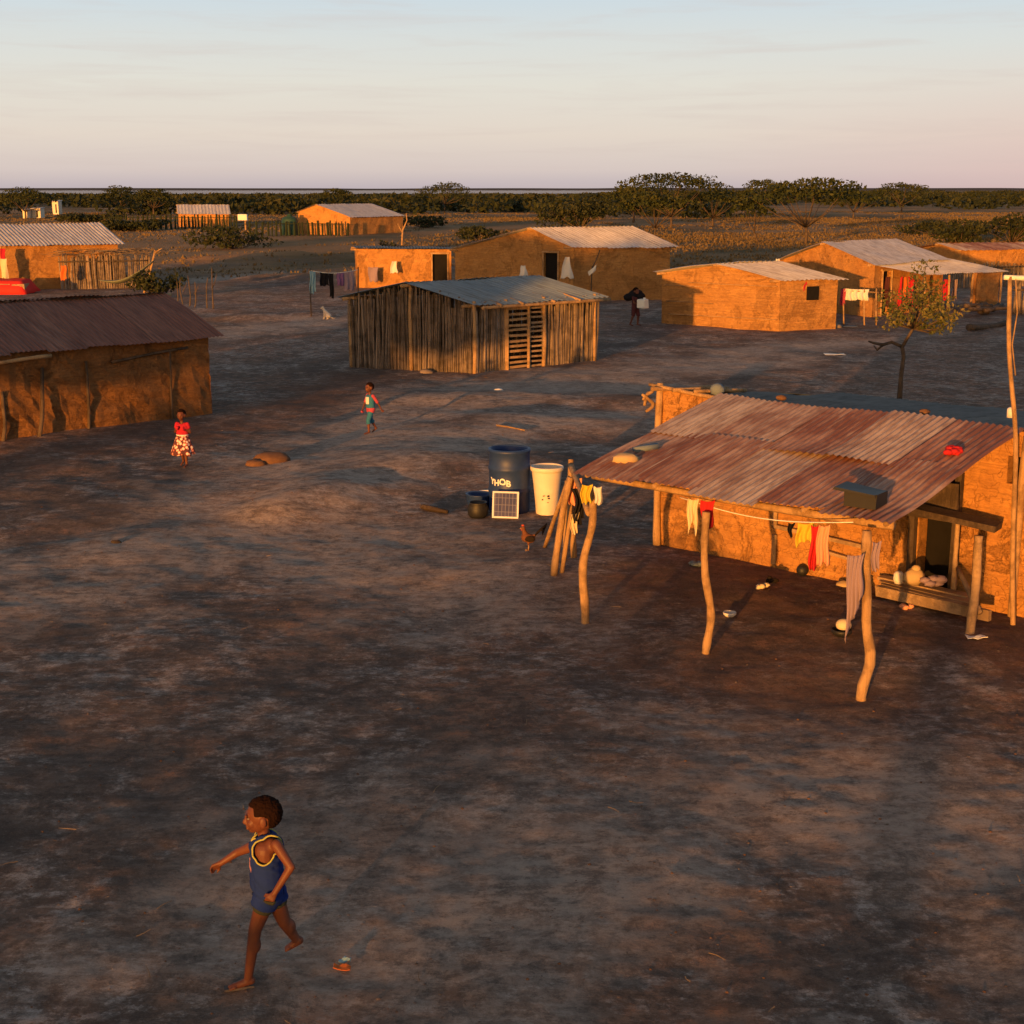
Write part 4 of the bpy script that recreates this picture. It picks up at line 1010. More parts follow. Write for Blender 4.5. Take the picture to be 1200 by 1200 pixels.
def garment(name, body, root, fr, rule, off, mat, puff=None, parent=None, trim=None, trim_r=.006, trim_ok=None):
    base = parent_world(root); me = body.data
    used = {}; V = []; F = []
    for p_ in me.polygons:
        c = p_.center+base; nm, t = bone_of(c, fr)
        if not rule(c, nm, t): continue
        f = []
        for vi in p_.vertices:
            if vi not in used:
                v_ = me.vertices[vi]; o_ = off+(puff(v_.co+base) if puff else 0)
                used[vi] = len(V); V.append(v_.co+v_.normal*o_+base)
            f.append(used[vi])
        F.append(f)
    if not F: return None
    # relax the cut edge
    ec = {}
    for f in F:
        for i_ in range(len(f)):
            k_ = tuple(sorted((f[i_], f[(i_+1) % len(f)]))); ec[k_] = ec.get(k_, 0)+1
    nb = {}
    for (a, b), n in ec.items():
        if n == 1: nb.setdefault(a, []).append(b); nb.setdefault(b, []).append(a)
    for _ in range(6):
        new = {v_: (V[v_]+sum((V[q] for q in l_), Vector())/len(l_))/2 for v_, l_ in nb.items()}
        for v_, q in new.items(): V[v_] = q
    mb = MB(); mb.v = V; mb.f = F
    o = mb.build(name, M[mat], parent or root, True, solid=0.0)
    if off > .004:
        m_ = o.modifiers.new('thick', 'SOLIDIFY'); m_.thickness = off*.8; m_.offset = -1
    if trim:
        seen = set(); tb = MB()
        for st in nb:
            if st in seen: continue
            loop = [st]; seen.add(st); cur = st
            while True:
                nx = [q for q in nb[cur] if q not in seen]
                if not nx: break
                cur = nx[0]; seen.add(cur); loop.append(cur)
            if len(loop) > 12 and (trim_ok is None or trim_ok(sum((V[q] for q in loop), Vector())/len(loop))):
                pts = [V[q] for q in loop]+[V[loop[0]]]; tb.tube(pts, trim_r, 5)
        if tb.v: tb.build('trim', M[trim], o, True)
    return o
M['navy'] = mat_cloth('navy_cloth', (.014, .032, .17)); M['limetrim'] = mat_cloth('lime_trim', (.42, .40, .11))
M['olive'] = mat_cloth('olive_shorts', (.045, .05, .035)); M['sole'] = mat_plain('sandal_sole', (.10, .085, .08), .8, .2)
M['print'] = mat_cloth('faded_print', (.32, .16, .22)); 

# boy in the foreground, striding to the left
YB = 8.5
def pb(px, py, dy=0.0): return P(px, py, YB+dy)
bz = gz(*pb(282, 1146).xy)
J = dict(pel=pb(316, 1044), chest=pb(311, 992), neck=pb(308, 974), head=pb(307, 955.5), look=(-1, -.12, -.02),
    shL=pb(324, 990, -.10), elL=pb(341, 1016, -.17), wrL=pb(321, 1048, -.19), shR=pb(300, 990, .10), elR=pb(278, 999, .14), wrR=pb(258, 1012, .12),
    hipL=pb(313, 1050, -.05), knL=pb(299, 1089, -.05), anL=pb(290, 1132, -.04), toeL=pb(271, 1146, -.07),
    hipR=pb(320, 1046, .06), knR=pb(333, 1080, .06), anR=pb(348, 1102, .09), toeR=pb(337, 1111, .09),
    hdL=(-.55, -.1, -.8), pnL=(.2, 1, 0), hdR=(-.85, 0, -.5), pnR=(.2, -.8, -.6))
J['anL'].z = bz+.055; J['toeL'].z = bz+.022
boy, body, fr = make_person('boy in a navy vest with lime edging striding left across the foreground', J, (-1, -.08, 0), 1.27, .0055, 'children walking on the packed earth')
s = fr['s']; tl, ch = J['pel'], J['chest']; ax = (ch-tl).normalized()
def vest(c, nm, t):
    if nm not in ('torso', 'neck', 'thigh') or (nm == 'thigh' and t > .27): return False
    u_ = (c-tl).dot(ax)/s; l = abs((c-tl).dot(fr['bs']))/s
    if u_ < -.10: return False
    if l > (.145 if u_ < .19 else .145-.42*(u_-.19)): return False
    return u_ < .40-1.3*max(0, .05-l)
garment('vest', body, boy, fr, vest, .014*s, 'navy', trim='limetrim', trim_r=.006, trim_ok=lambda c: (c-tl).dot(ax)/s > .19, puff=lambda c: .013*s*(float(vnoise(np.array([c.z*13+c.x*16]), np.array([c.y*17-c.z*5]), 8)[0])+.45)+.01*s*float(vnoise(np.array([c.z*40+c.x*20]), np.array([c.y*40]), 18)[0]))
def shorts(c, nm, t):
    u_ = (c-tl).dot(ax)/s
    if nm == 'torso': return u_ < .03
    return nm == 'thigh' and t < .42
garment('shorts', body, boy, fr, shorts, .006*s, 'olive', puff=lambda c: .003*s*(float(vnoise(np.array([c.x*20]), np.array([c.z*20]), 9)[0])+.5))
# faded print on the chest: small raised strokes lying on the vest
mb = MB(); f_ = fr['fwd']; b_ = fr['bs']
for (l, u0, l2, u1) in ((-.02, .24, .045, .215), (-.01, .215, .05, .185), (.0, .195, .03, .17), (.01, .25, .02, .16), (.035, .235, .05, .17)):
    n0 = (f_*.8+b_*.55).normalized()
    p0 = tl+ax*u0*s+f_*(.094)*s+b_*(l+.03)*s; p1_ = tl+ax*u1*s+f_*(.088)*s+b_*(l2+.03)*s
    mb.tube([p0, p0.lerp(p1_, .5)+f_*.004, p1_], .007*s, 5)
pr = mb.build('chest_print', M['print'], boy, True)
for S_ in 'L':
    fd = (J['toe'+S_]-J['an'+S_]); fd.z = 0; fd.normalize(); c = J['an'+S_].lerp(J['toe'+S_], .55); mb = MB()
    mb.box((c.x-.004, c.y+.012, bz+.006), .185*s, .058*s, .014, Matrix.Rotation(math.atan2(fd.y, fd.x), 3, 'Z'), .004); mb.build('sandal', M['sole'], boy)

def child(label, px, py, h, fwd, group, pose, look=None, vox=.011):
    """simple strider; pose = dict of joint offsets in (forward, left, up) metres for h=1"""
    b = GG(px, py); f = Vector(fwd).normalized(); l = Vector((-f.y, f.x, 0))
    Jn = dict(pel=(0, 0, .50), chest=(.01, 0, .70), neck=(.01, 0, .79), head=(.02, 0, .905),
        shL=(.0, .095, .745), shR=(.0, -.095, .745), elL=(-.06, .13, .59), elR=(.05, -.13, .59), wrL=(-.04, .13, .46), wrR=(.12, -.11, .47),
        hipL=(0, .05, .49), hipR=(0, -.05, .49), knL=(.09, .05, .28), knR=(-.03, -.05, .27), anL=(.08, .05, .05), anR=(-.14, -.05, .09),
        toeL=(.19, .06, .02), toeR=(-.06, -.06, .02))
    Jn.update(pose); Jw = {}
    for k_, q in Jn.items(): Jw[k_] = b+(f*q[0]+l*q[1]+V3(0, 0, q[2]))*h
    if look: Jw['look'] = Vector(look)
    return make_person(label, Jw, f, h, vox, group, detail=False)+(b, f, l)
kids = 'children walking on the packed earth'
M['redtop'] = mat_cloth('red_top', (.42, .022, .045)); M['teal'] = mat_cloth('teal_shirt', (.035, .16, .27)); M['pink'] = mat_cloth('pink_cloth', (.42, .07, .11))
M['white'] = mat_cloth('white_cloth', (.72, .68, .64)); M['maroon'] = mat_cloth('maroon_cloth', (.09, .03, .035)); M['blackcloth'] = mat_cloth('black_cloth', (.015, .014, .018))
t = NT('printed_skirt'); vo = t.n('ShaderNodeTexVoronoi'); vo.inputs['Scale'].default_value = 17; t.l(t.coord('Object'), vo.inputs['Vector'])
pc = t.ramp(vo.outputs['Distance'], [(.34, (.74, .62, .55)), (.46, (.50, .13, .09)), (.60, (.10, .04, .05))]); M['skirt'] = t.done(pc, .9, 0, .1)
# girl
root, body, fr, b, f, l = child('girl in a red top and patterned skirt in front of the brown-roofed hut', 216, 547, 1.07, (-.25, -1, 0), kids, dict(elL=(-.03, .13, .60), wrL=(.05, .07, .66), elR=(.0, -.14, .6), wrR=(.1, -.06, .68), knL=(.03, .05, .27), anL=(.02, .06, .05), toeL=(.12, .06, .02), anR=(-.12, -.07, .08), toeR=(-.04, -.08, .02)), look=(-.2, -1, -.1))
garment('top', body, root, fr, lambda c, nm, t: nm == 'torso' and c.z > b.z+.5 or nm == 'uarm' and t < .5, .012, 'redtop')
mb = MB(); n = 48; V = []; F = []
for j_ in range(7):
    t = j_/6
    for i_ in range(n):
        a = 2*math.pi*i_/n; r_ = (.098+.13*t**.8)*(1+.10*t*math.sin(a*8+1)+.04*t*math.sin(a*3)); V.append(b+f*(math.cos(a)*r_*.85+.01)+l*math.sin(a)*r_+V3(0, 0, .60-.36*t+.015*t*math.sin(a*5)))
for j_ in range(6):
    for i_ in range(n): F.append((j_*n+i_, j_*n+(i_+1) % n, (j_+1)*n+(i_+1) % n, (j_+1)*n+i_))
mb.add(V, F); sk = mb.build('skirt', M['skirt'], root, True, solid=.006)
mb = MB(); mb.tube([b+f*(math.cos(a)*.09+.01)+l*math.sin(a)*.105+V3(0, 0, .60) for a in np.linspace(0, 6.283, 25)], .014, 6); mb.build('waistband', M['white'], sk, True)
# small boy in teal
root, body, fr, b, f, l = child('small child in a teal shirt with pink sleeves walking left of the barn', 435, 508, 1.07, (-.8, -.6, 0), kids, dict(elL=(-.09, .13, .6), wrL=(-.16, .14, .47)))
garment('shirt', body, root, fr, lambda c, nm, t: nm == 'torso' and c.z > b.z+.53, .012, 'teal')
garment('sleeve', body, root, fr, lambda c, nm, t: nm == 'uarm' and t < .95, .010, 'pink')
garment('shorts', body, root, fr, lambda c, nm, t: (nm == 'torso' and c.z <= b.z+.55) or (nm == 'thigh' and t < .3), .014, 'pink')
garment('leggings', body, root, fr, lambda c, nm, t: (nm == 'thigh' and t >= .28) or nm == 'shin' and t < .35, .010, 'teal')
garment('shirt_print', body, root, fr, lambda c, nm, t: nm == 'torso' and .62 < (c.z-b.z) < .77 and (c-b).dot(f) > .055 and abs((c-b).dot(l)) < .06, .016, 'white')
# carrier
root, body, fr, b, f, l = child('dark figure with a bundle on the shoulder carrying a white container', 744, 382, 1.42, (.75, -.66, 0), 'figures among the huts', dict(elL=(.06, .12, .60), wrL=(.2, .06, .62), elR=(.06, -.13, .6), wrR=(.2, -.04, .62), knL=(.06, .06, .27), anL=(.03, .08, .05), toeL=(.13, .09, .02), knR=(-.02, -.06, .27), anR=(-.09, -.09, .05), toeR=(.01, -.1, .02)))
garment('dress', body, root, fr, lambda c, nm, t: nm in ('torso', 'thigh') or nm == 'uarm' and t < .6, .022, 'maroon')
carr = (b, f, l)

# chicken
M['hen'] = mat_cloth('hen_feathers', (.16, .065, .035)); M['hendark'] = mat_cloth('hen_dark_feathers', (.022, .016, .014)); M['comb'] = mat_plain('comb_red', (.42, .05, .03), .6); M['henleg'] = mat_plain('hen_leg', (.42, .24, .12), .7)
def hen():
    b = GG(618, 645); root = thing('rooster', b, 'small brown and black rooster standing by the leaning poles', 'rooster')
    z = lambda x, y, h: b+V3(x, y, h)
    mb = MB(); rcone(mb, z(.05, 0, .17), z(-.02, 0, .19), .062, .07); rcone(mb, z(-.02, 0, .20), z(-.055, 0, .30), .05, .026); mb.ell(z(-.06, 0, .325), .03, .025, .028); rcone(mb, z(.05, 0, .18), z(.10, 0, .22), .045, .02)
    for s_ in (-1, 1): rcone(mb, z(.015, s_*.03, .14), z(.015, s_*.03, .09), .026, .014)
    remesh(mb, 'body', M['hen'], root, .007, 3)
    for s_ in (-1, 1):
        mb = MB(); mb.ell(z(.035, s_*.062, .18), .075, .016, .045, 12, 8); mb.build('wing', M['hendark'], root, True)
        mb = MB(); mb.tube([z(.015, s_*.03, .1), z(.02, s_*.03, .05), z(.012, s_*.03, .006)], .007, 6)
        for k_ in (-.6, 0, .6): mb.tube([z(.012, s_*.03, .008), z(-.028, s_*.03+k_*.03, .004)], .005, 5)
        mb.build('leg', M['henleg'], root, True)
    mb = MB()
    for k_ in range(7):
        a = -.6+.2*k_; mb.tube([z(.10, 0, .21), z(.15+.02*k_, a*.06, .28+.015*k_), z(.21, a*.12, .27-.02*k_+.05)], [.012, .016, .005], 5)
    mb.build('tail', M['hendark'], root, True)
    mb = MB(); mb.ell(z(-.065, 0, .36), .022, .006, .016); mb.ell(z(-.085, 0, .30), .008, .006, .014); mb.build('comb', M['comb'], root, True)
    mb = MB(); mb.tube([z(-.085, 0, .322), z(-.112, 0, .316)], [.010, .002], 6); mb.build('beak', M['henleg'], root, True)
hen()
# white dog sitting, and two birds
M['dog'] = mat_cloth('pale_fur', (.55, .50, .45))
def dog():
    b = GG(381, 374); root = thing('dog', b, 'small white dog sitting below the clothesline left of the barn', 'dog')
    z = lambda x, y, h: b+V3(x, y, h)*1.05
    mb = MB(); rcone(mb, z(.16, 0, .12), z(.0, 0, .30), .095, .075); rcone(mb, z(.0, 0, .3), z(-.06, 0, .40), .06, .05); mb.ell(z(-.075, 0, .43), .065, .05, .052); rcone(mb, z(-.10, 0, .42), z(-.16, -.01, .405), .032, .02)
    for s_ in (-1, 1):
        rcone(mb, z(-.02, s_*.055, .25), z(-.03, s_*.055, .03), .034, .02); rcone(mb, z(-.03, s_*.055, .02), z(-.07, s_*.055, .015), .02, .016)
        rcone(mb, z(.17, s_*.08, .12), z(.05, s_*.1, .13), .06, .04); rcone(mb, z(.05, s_*.1, .13), z(.12, s_*.1, .03), .03, .02); rcone(mb, z(.12, s_*.1, .02), z(.04, s_*.1, .015), .02, .016)
        mb.ell(z(-.055, s_*.04, .48), .016, .01, .03)
    mb.tube([z(.22, 0, .06), z(.32, .03, .03), z(.40, .02, .06)], [.025, .018, .01], 7); mb.ell(z(.4, .02, .06), .012, .012, .012)
    remesh(mb, 'body', M['dog'], root, .012, 3)
    mb = MB(); mb.ell(z(-.165, -.01, .41), .012, .012, .01); mb.build('nose', M['eye'], root, True)
dog()
# ---------------------------------------------------------------- props around the nearest hut
def cloth(name, label, cat, a, b, drop, mat, folds=5, amp=.04, taper=1.0, ragged=.06, group=None, seed=0, nu=26, nv=16, solid=.006, shape=None, parent=None):
    """cloth hung from the edge a-b"""
    a = Vector(a); b = Vector(b); d = b-a; L = d.length; dn = d.normalized(); nn_ = dn.cross(V3(0, 0, 1)).normalized(); rr = random.Random(seed); ph = rr.uniform(0, 6)
    V = []; F = []
    for j_ in range(nv+1):
        v_ = j_/nv
        for i_ in range(nu+1):
            u_ = i_/nu; x_ = .5+(u_-.5)*(1+(taper-1)*v_)
            dr = drop*(shape(u_) if shape else 1)*(1+ragged*math.sin(u_*5+ph)+ragged*.6*math.sin(u_*13+ph*2))
            w_ = amp*(.25+.75*v_)*math.sin(u_*folds*6.283+ph+v_*1.2)+amp*.5*math.sin(v_*5+u_*3+ph)
            V.append(a+d*x_+V3(0, 0, -dr*v_-.02*math.sin(u_*math.pi))+nn_*w_+dn*amp*.4*math.sin(v_*6+ph))
    for j_ in range(nv):
        for i_ in range(nu): k_ = j_*(nu+1)+i_; F.append((k_, k_+1, k_+nu+2, k_+nu+1))
    mb = MB(); mb.add(V, F); o = mb.build(name, M[mat], parent, True, org=None if parent else (a+b)/2, solid=solid)
    if not parent: tag(o, label, cat, group)
    return o
def one(name, mb, mat, label, cat, org, smooth=True, group=None, solid=0):
    return tag(mb.build(name, M[mat] if isinstance(mat, str) else mat, None, smooth, org=org, solid=solid), label, cat, group)
for nm, c_ in (('yellow', (.62, .46, .05)), ('cream', (.72, .58, .38)), ('peach', (.72, .33, .20)), ('red', (.50, .025, .03)), ('lilac', (.28, .21, .27)), ('purple', (.22, .11, .26)), ('skyblue', (.25, .42, .52)), ('orange', (.65, .16, .04)), ('bluegrey', (.16, .20, .25)), ('tan', (.5, .36, .2))):
    M['c_'+nm] = mat_cloth('cloth_'+nm, c_)
M['bluedrum'] = mat_plain('navy_drum_plastic', (.018, .042, .15), .5, .4, .2); M['whitebucket'] = mat_plain('white_bucket_plastic', (.74, .64, .54), .55, .35, .12)
M['blackplastic'] = mat_plain('black_plastic', (.016, .016, .018), .55, .4, .2); M['alu'] = mat_plain('bare_aluminium', (.70, .68, .66), .4, .5, .1, .3); M['paint'] = mat_plain('white_paint', (.8, .78, .74), .7, .3, .1)
M['stone'] = mat_plain('field_stone', (.30, .23, .18), .9, .1, .3); M['claypot'] = mat_plain('clay', (.17, .09, .055), .9, .1, .3); M['pvtrash'] = mat_plain('pale_plastic', (.72, .66, .62), .7, .3, .15)
t = NT('solar_cells'); br = t.n('ShaderNodeTexBrick'); br.offset = 0; t.l(t.coord('Object', (1, 1, 1)), br.inputs['Vector'])
br.inputs['Scale'].default_value = 1; br.inputs['Brick Width'].default_value = .055; br.inputs['Row Height'].default_value = .11; br.inputs['Mortar Size'].default_value = .0035
for q, c_ in (('Color1', (.045, .045, .10, 1)), ('Color2', (.07, .065, .13, 1)), ('Mortar', (.20, .19, .24, 1))): br.inputs[q].default_value = c_
M['cells'] = t.done(br.outputs['Color'], .25, 0, .5)

# barrel
bb = GG(597, 603); bb = V3(bb.x, bb.y+.3, gz(bb.x, bb.y+.3)-.03); br_ = .325
barrel = thing('water_barrel', bb, 'open navy blue plastic barrel with white hand-painted letters', 'barrel')
prof = [(.30, 0), (.315, .02), (br_, .08), (br_, .34), (br_+.012, .36), (br_+.012, .40), (br_, .42), (br_, .70), (br_+.012, .72), (br_+.012, .76), (br_, .78), (br_-.005, .98), (br_+.012, 1.0), (br_+.012, 1.045), (br_-.02, 1.05), (br_-.03, .98), (br_-.03, .12)]
mb = MB(); mb.lathe(bb, prof, 44); mb.build('shell', M['bluedrum'], barrel, True)
def letters(txt, size):
    cu = bpy.data.curves.new('lettering', 'FONT'); cu.body = txt; cu.size = size; cu.extrude = .002; cu.offset = .004; cu.align_x = 'CENTER'
    to = bpy.data.objects.new('lettering', cu); COL.objects.link(to); bpy.context.view_layer.update()
    me = bpy.data.meshes.new_from_object(to.evaluated_get(bpy.context.evaluated_depsgraph_get()))
    COL.objects.unlink(to); bpy.data.objects.remove(to); return me
me = letters('YHOB', .135); lo_ = bpy.data.objects.new('lettering', me); COL.objects.link(lo_); lo_.parent = barrel
a0 = -math.pi/2-.50
for v_ in me.vertices:
    a = a0+v_.co.x/br_; r_ = br_+.004+v_.co.z; v_.co = Vector((math.cos(a)*r_, math.sin(a)*r_, .50+v_.co.y+.015*math.sin(a*9)))
me.materials.clear(); me.materials.append(M['paint'])
# bucket
bk_ = GG(641, 604); bk_ = V3(bk_.x, bk_.y+.16, gz(bk_.x, bk_.y+.16)-.02)
bucket = thing('tapered_bucket', bk_, 'tall tapered white plastic bucket beside the navy barrel', 'bucket')
prof = [(.165, 0), (.172, .02), (.185, .2), (.215, .5), (.24, .70), (.243, .71), (.262, .72), (.266, .77), (.255, .785), (.240, .78), (.225, .70), (.165, .05)]
mb = MB(); mb.lathe(bk_, prof, 40); mb.build('shell', M['whitebucket'], bucket, True)
mb = MB()
for (an, z_, w_, h_) in ((-1.50, .34, .028, .03), (-1.47, .30, .03, .018), (-1.86, .34, .012, .014), (-1.78, .345, .012, .012), (-1.92, .28, .02, .018), (-1.52, .235, .02, .008)):
    r_ = .19+z_*.07+.004; mb.box(bk_+V3(math.cos(an)*r_, math.sin(an)*r_, z_), w_, .006, h_, Matrix.Rotation(an+math.pi/2, 3, 'Z'), .003)
mb.build('printed_mark', M['blackplastic'], bucket)
# solar panel
pb0, pb1 = GG(576, 608), GG(608, 609); pc_ = (pb0+pb1)/2
panel = thing('solar_panel', pc_, 'small solar panel in a pale frame leaning on the navy barrel', 'solar panel')
xd = (pb1-pb0).normalized(); W_ = .41; up_ = (V3(.03, .40, 1).normalized()); yd = up_; nn_ = xd.cross(yd).normalized(); rot = Matrix((xd, yd, nn_)).transposed()
HP = .42
o_ = MB(); o_.box((0, 0, 0), W_-.03, HP-.03, .012); cells = o_.build('cells', M['cells']); cells.parent = panel; cells.location = pc_+yd*(HP/2+.005)+V3(0, 0, .01)-pc_; cells.rotation_euler = rot.to_euler()
ce = pc_+yd*(HP/2+.005)+V3(0, 0, .01); mb = MB()
for (dx, dy, w_, h_) in ((0, HP/2-.012, W_, .026), (0, -HP/2+.012, W_, .026), (W_/2-.012, 0, .026, HP-.052), (-W_/2+.012, 0, .026, HP-.052)):
    mb.box(ce+xd*dx+yd*dy, w_, h_, .03, rot)
mb.build('frame', M['alu'], panel)
# cooking pots by the barrel
q = GG(560, 606); mb = MB(); mb.lathe(q, [(.12, 0), (.16, .05), (.165, .16), (.13, .22), (.15, .245), (.13, .24), (.11, .2), (.1, .03)], 26)
one('cooking_pot', mb, 'blackplastic', 'sooty black cooking pot beside the solar panel', 'pot', q)
q = GG(570, 598)+V3(-.12, .2, 0); mb = MB(); mb.lathe(q, [(.16, 0), (.2, .1), (.21, .22), (.22, .235), (.19, .23), (.17, .03)], 26)
one('wash_basin', mb, 'bluedrum', 'dark basin half hidden behind the black pot', 'basin', q)
q = GG(569, 577); mb = MB(); mb.beam(q+V3(-.1, .0, .02), q+V3(.1, .04, .03), .05, .02); one('wood_chip', mb, 'paint', 'pale stick lying left of the barrel', 'stick', q)
q = GG(505, 599); mb = MB()
for k_ in range(5): mb.stick(q+V3(-.16+.03*k_, .1-.03*k_, .05+.02*(k_ % 2)), q+V3(.20+.02*k_, -.12-.02*k_, .03), .035, .03, .02, 7)
one('firewood_heap', mb, 'wooddark', 'charred firewood heap left of the barrel', 'firewood', q)

# leaning poles on a side rail
rail = thing('pole_rack', V3(.8, 18, 0), 'horizontal pole running back from the left-hand post, with poles leaning on it', 'rack')
r0_, r1_ = P(690, 602, 16.5), V3(.80, 19.4, 1.34)
mb = MB(); mb.stick(r0_, r1_, .035, .04, .04, 7, 8); mb.build('rail', M['wood'], rail, True)
mb = MB(); mb.stick(V3(.86, 19.35, gz(.86, 19.35)-.1), V3(.80, 19.4, 1.42), .045, .04, .02, 7); mb.build('prop', M['wood'], rail, True)
for i_, ((bx, by), (tx, ty), Yt, r_, lb_) in enumerate((((638, 641), (666, 562), 19.1, .032, 'leftmost of the poles leaning on the side rack, thin and standing off from the others'), ((649, 674), (668, 563), 18.5, .05, 'thickest of the poles leaning on the side rack, reaching nearest the camera'), ((658, 671), (670, 566), 18.75, .035, 'pole leaning close behind the thickest one on the side rack'), ((662, 655), (664, 566), 19.0, .03, 'short pole at the right of those leaning on the side rack'))):
    a = GG(bx, by)-V3(0, 0, .02); b = P(tx, ty, Yt); mb = MB(); mb.stick(a, a+(b-a)*1.03, r_, r_*.85, .03, 8, 8)
    one('leaning_pole', mb, 'wood', lb_, 'pole', a, group='poles leaning on the side rack')
a = P(667, 558, 18.6); cloth('hanging_cloth', 'pinkish cloth draped over the top of the leaning poles', 'cloth', a+V3(-.04, -.04, .0), a+V3(.16, .02, -.03), .34, 'pink2' if 'pink2' in M else 'c_peach', 2, .04, .7, seed=1)
a = P(676, 572, 18.1); cloth('hanging_cloth', 'black cloth bundle hanging beside the leaning poles', 'cloth', a+V3(-.06, 0, .0), a+V3(.14, .05, .04), .46, 'blackcloth', 3, .06, .6, seed=2)
a = P(672, 602, 18.1); cloth('hanging_cloth', 'small cream rag under the black cloth on the pole rack', 'cloth', a+V3(-.05, 0, .0), a+V3(.07, .02, .02), .26, 'c_cream', 2, .03, .5, seed=3)
a = P(690, 566, 16.3); cloth('hanging_cloth', 'yellow and pale rag tied on the top of the left-hand post', 'cloth', a+V3(-.09, -.05, 0), a+V3(.03, -.07, .0), .21, 'c_yellow', 2, .03, .9, seed=4)
a = P(699, 568, 16.3); cloth('hanging_cloth', 'pale rag tied right of the yellow one on the left-hand post', 'cloth', a+V3(-.03, -.08, 0), a+V3(.06, -.09, .0), .2, 'white', 2, .02, .9, seed=5)

# washing under the front edge of the lean-to
l0, l1 = P(797, 583, 15.75), P(1000, 612, 14.15)
mb = MB(); mb.tube([l0.lerp(l1, k_/12)+V3(0, 0, -.10*math.sin(math.pi*k_/12)) for k_ in range(13)], .006, 5)
one('clothesline', mb, 'paint', 'clothesline under the front edge of the lean-to', 'clothesline', (l0+l1)/2)
def hangpx(x0, x1, ytop, ybot, Y, mat, label, seed, folds=2, taper=1.0, name='hanging_cloth', shape=None, cat='cloth'):
    a, b = P(x0, ytop, Y), P(x1, ytop, Y-.02*(x1-x0)/10); dp = a.z-P(x0, ybot, Y).z
    return cloth(name, label, cat, a, b, dp, mat, folds, .025, taper, seed=seed, shape=shape, group='washing under the lean-to')
hangpx(806, 819, 584, 627, 15.55, 'c_cream', 'cream garment hanging left of the red one at the middle post', 11, taper=.9, shape=lambda u: 1-.35*abs(math.sin(u*4)))
hangpx(821, 838, 586, 617, 15.45, 'c_red', 'dark red cloth hanging over the middle post', 12, taper=.7)
hangpx(923, 931, 612, 628, 14.75, 'blackcloth', 'little dark rag left of the yellow shirt on the line', 13, taper=.3)
hangpx(934, 953, 612, 640, 14.65, 'c_yellow', 'yellow garment on the line beside the right-hand post', 14, shape=lambda u: 1-.3*math.sin(u*3.1))
hangpx(951, 961, 615, 664, 14.52, 'c_red', 'bright red cloth on the line behind the peach one', 15, taper=1.2)
hangpx(959, 972, 615, 661, 14.45, 'c_peach', 'peach cloth at the right end of the washing line', 16, taper=1.2)
a = P(1011, 652, 13.85); cloth('hanging_shawl', 'lilac lace shawl trailing down the right-hand post', 'shawl', a+V3(-.14, .05, .0), a+V3(.0, -.07, .05), .92, 'c_lilac', 4, .03, .8, seed=17, shape=lambda u: 1.0-.55*u)
a = P(1020, 632, 13.9); cloth('hanging_cloth', 'small pale cloth hooked on the right-hand post', 'cloth', a+V3(-.01, -.08, .0), a+V3(.09, -.06, .0), .28, 'c_lilac', 2, .02, .6, seed=18)

# things on the tin roofs
def onroof(px, py):
    best = None
    for k_ in range(60):
        for m_ in range(40):
            a, b = k_/59, m_/39; q = rL.lerp(rR, a).lerp(fL.lerp(fR, a), b); d = q-V3(0, 0, HC); r_ = ray(px, py)
            e = (d.normalized()-r_.normalized()).length
            if best is None or e < best[0]: best = (e, q.copy())
    return best[1]
q = onroof(1015, 592); rotz = Matrix.Rotation(math.atan2(u_.y, u_.x)+.1, 3, 'Z'); case = thing('black_case', q, 'black box with a loose dark lid lying on the rusty lean-to roof', 'box')
mb = MB(); mb.box(q+V3(0, 0, .07), .36, .3, .14, rotz, .012); mb.build('body', M['blackplastic'], case)
mb = MB(); mb.box(q+V3(-.05, .02, .155), .46, .30, .025, rotz @ Matrix.Rotation(.08, 3, 'Y'), .01); mb.build('lid', M['blackplastic'], case)
q = onroof(1115, 532); mb = MB()
for k_ in range(9): mb.ell(q+V3(random.uniform(-.09, .09), random.uniform(-.08, .08), .05+random.uniform(-.01, .03)), .06, .05, .035, 9, 6, None, .2)
one('red_rag', mb, 'c_red', 'red rag bundled on the rusty lean-to roof', 'rag', q)
q = P(733, 541, 16.6); mb = MB(); mb.ell(q+V3(0, 0, .03), .16, .1, .07, 12, 8, None, .12); one('stone_weight', mb, 'c_tan', 'tan stone weighing down the upper left edge of the lean-to', 'stone', q)
q = P(756, 527, 17.0); mb = MB(); mb.beam(q+V3(-.14, -.03, .0), q+V3(.16, .06, .03), .1, .06, jit=.01); one('tin_offcut', mb, 'c_bluegrey', 'bluish offcut lying behind the tan stone on the lean-to', 'sheet offcut', q)
q = onw(.95, 2.34, -.05); mb = MB(); mb.ell(q, .1, .08, .09, 10, 7, None, .15); one('roof_stone', mb, 'c_bluegrey', 'teal-grey lump on the wall top left of the rusty sheets', 'stone', q)
q = onw(5.0, 2.36, -.25); mb = MB(); mb.lathe(q, [(.05, 0), (.05, .1), (.03, .12)], 12); one('small_can', mb, 'pvtrash', 'small pale can on the grey roof near the tall pole', 'can', q)
for k_, s in enumerate((1.9, 3.9)):
    q = onw(s, 2.31, -.15-.1*(k_ % 2)); mb = MB(); mb.ell(q, .07, .055, .04, 9, 6, None, .2); one('roof_stone', mb, 'claypot', 'stone weighing down the grey roof of the nearest hut', 'stone', q, group='stones along the ridge of the nearest hut')
q = onw(-.06, 2.16, .08); mb = MB()
for k_ in range(4): mb.stick(q+V3(random.uniform(-.05, .05), 0, random.uniform(-.15, .1)), q+V3(-.15+.02*k_, -.1, .05-.08*k_), .03, .02, .02)
one('pole_ends', mb, 'wood', 'lashed pole ends at the top left corner of the nearest hut', 'poles', q)

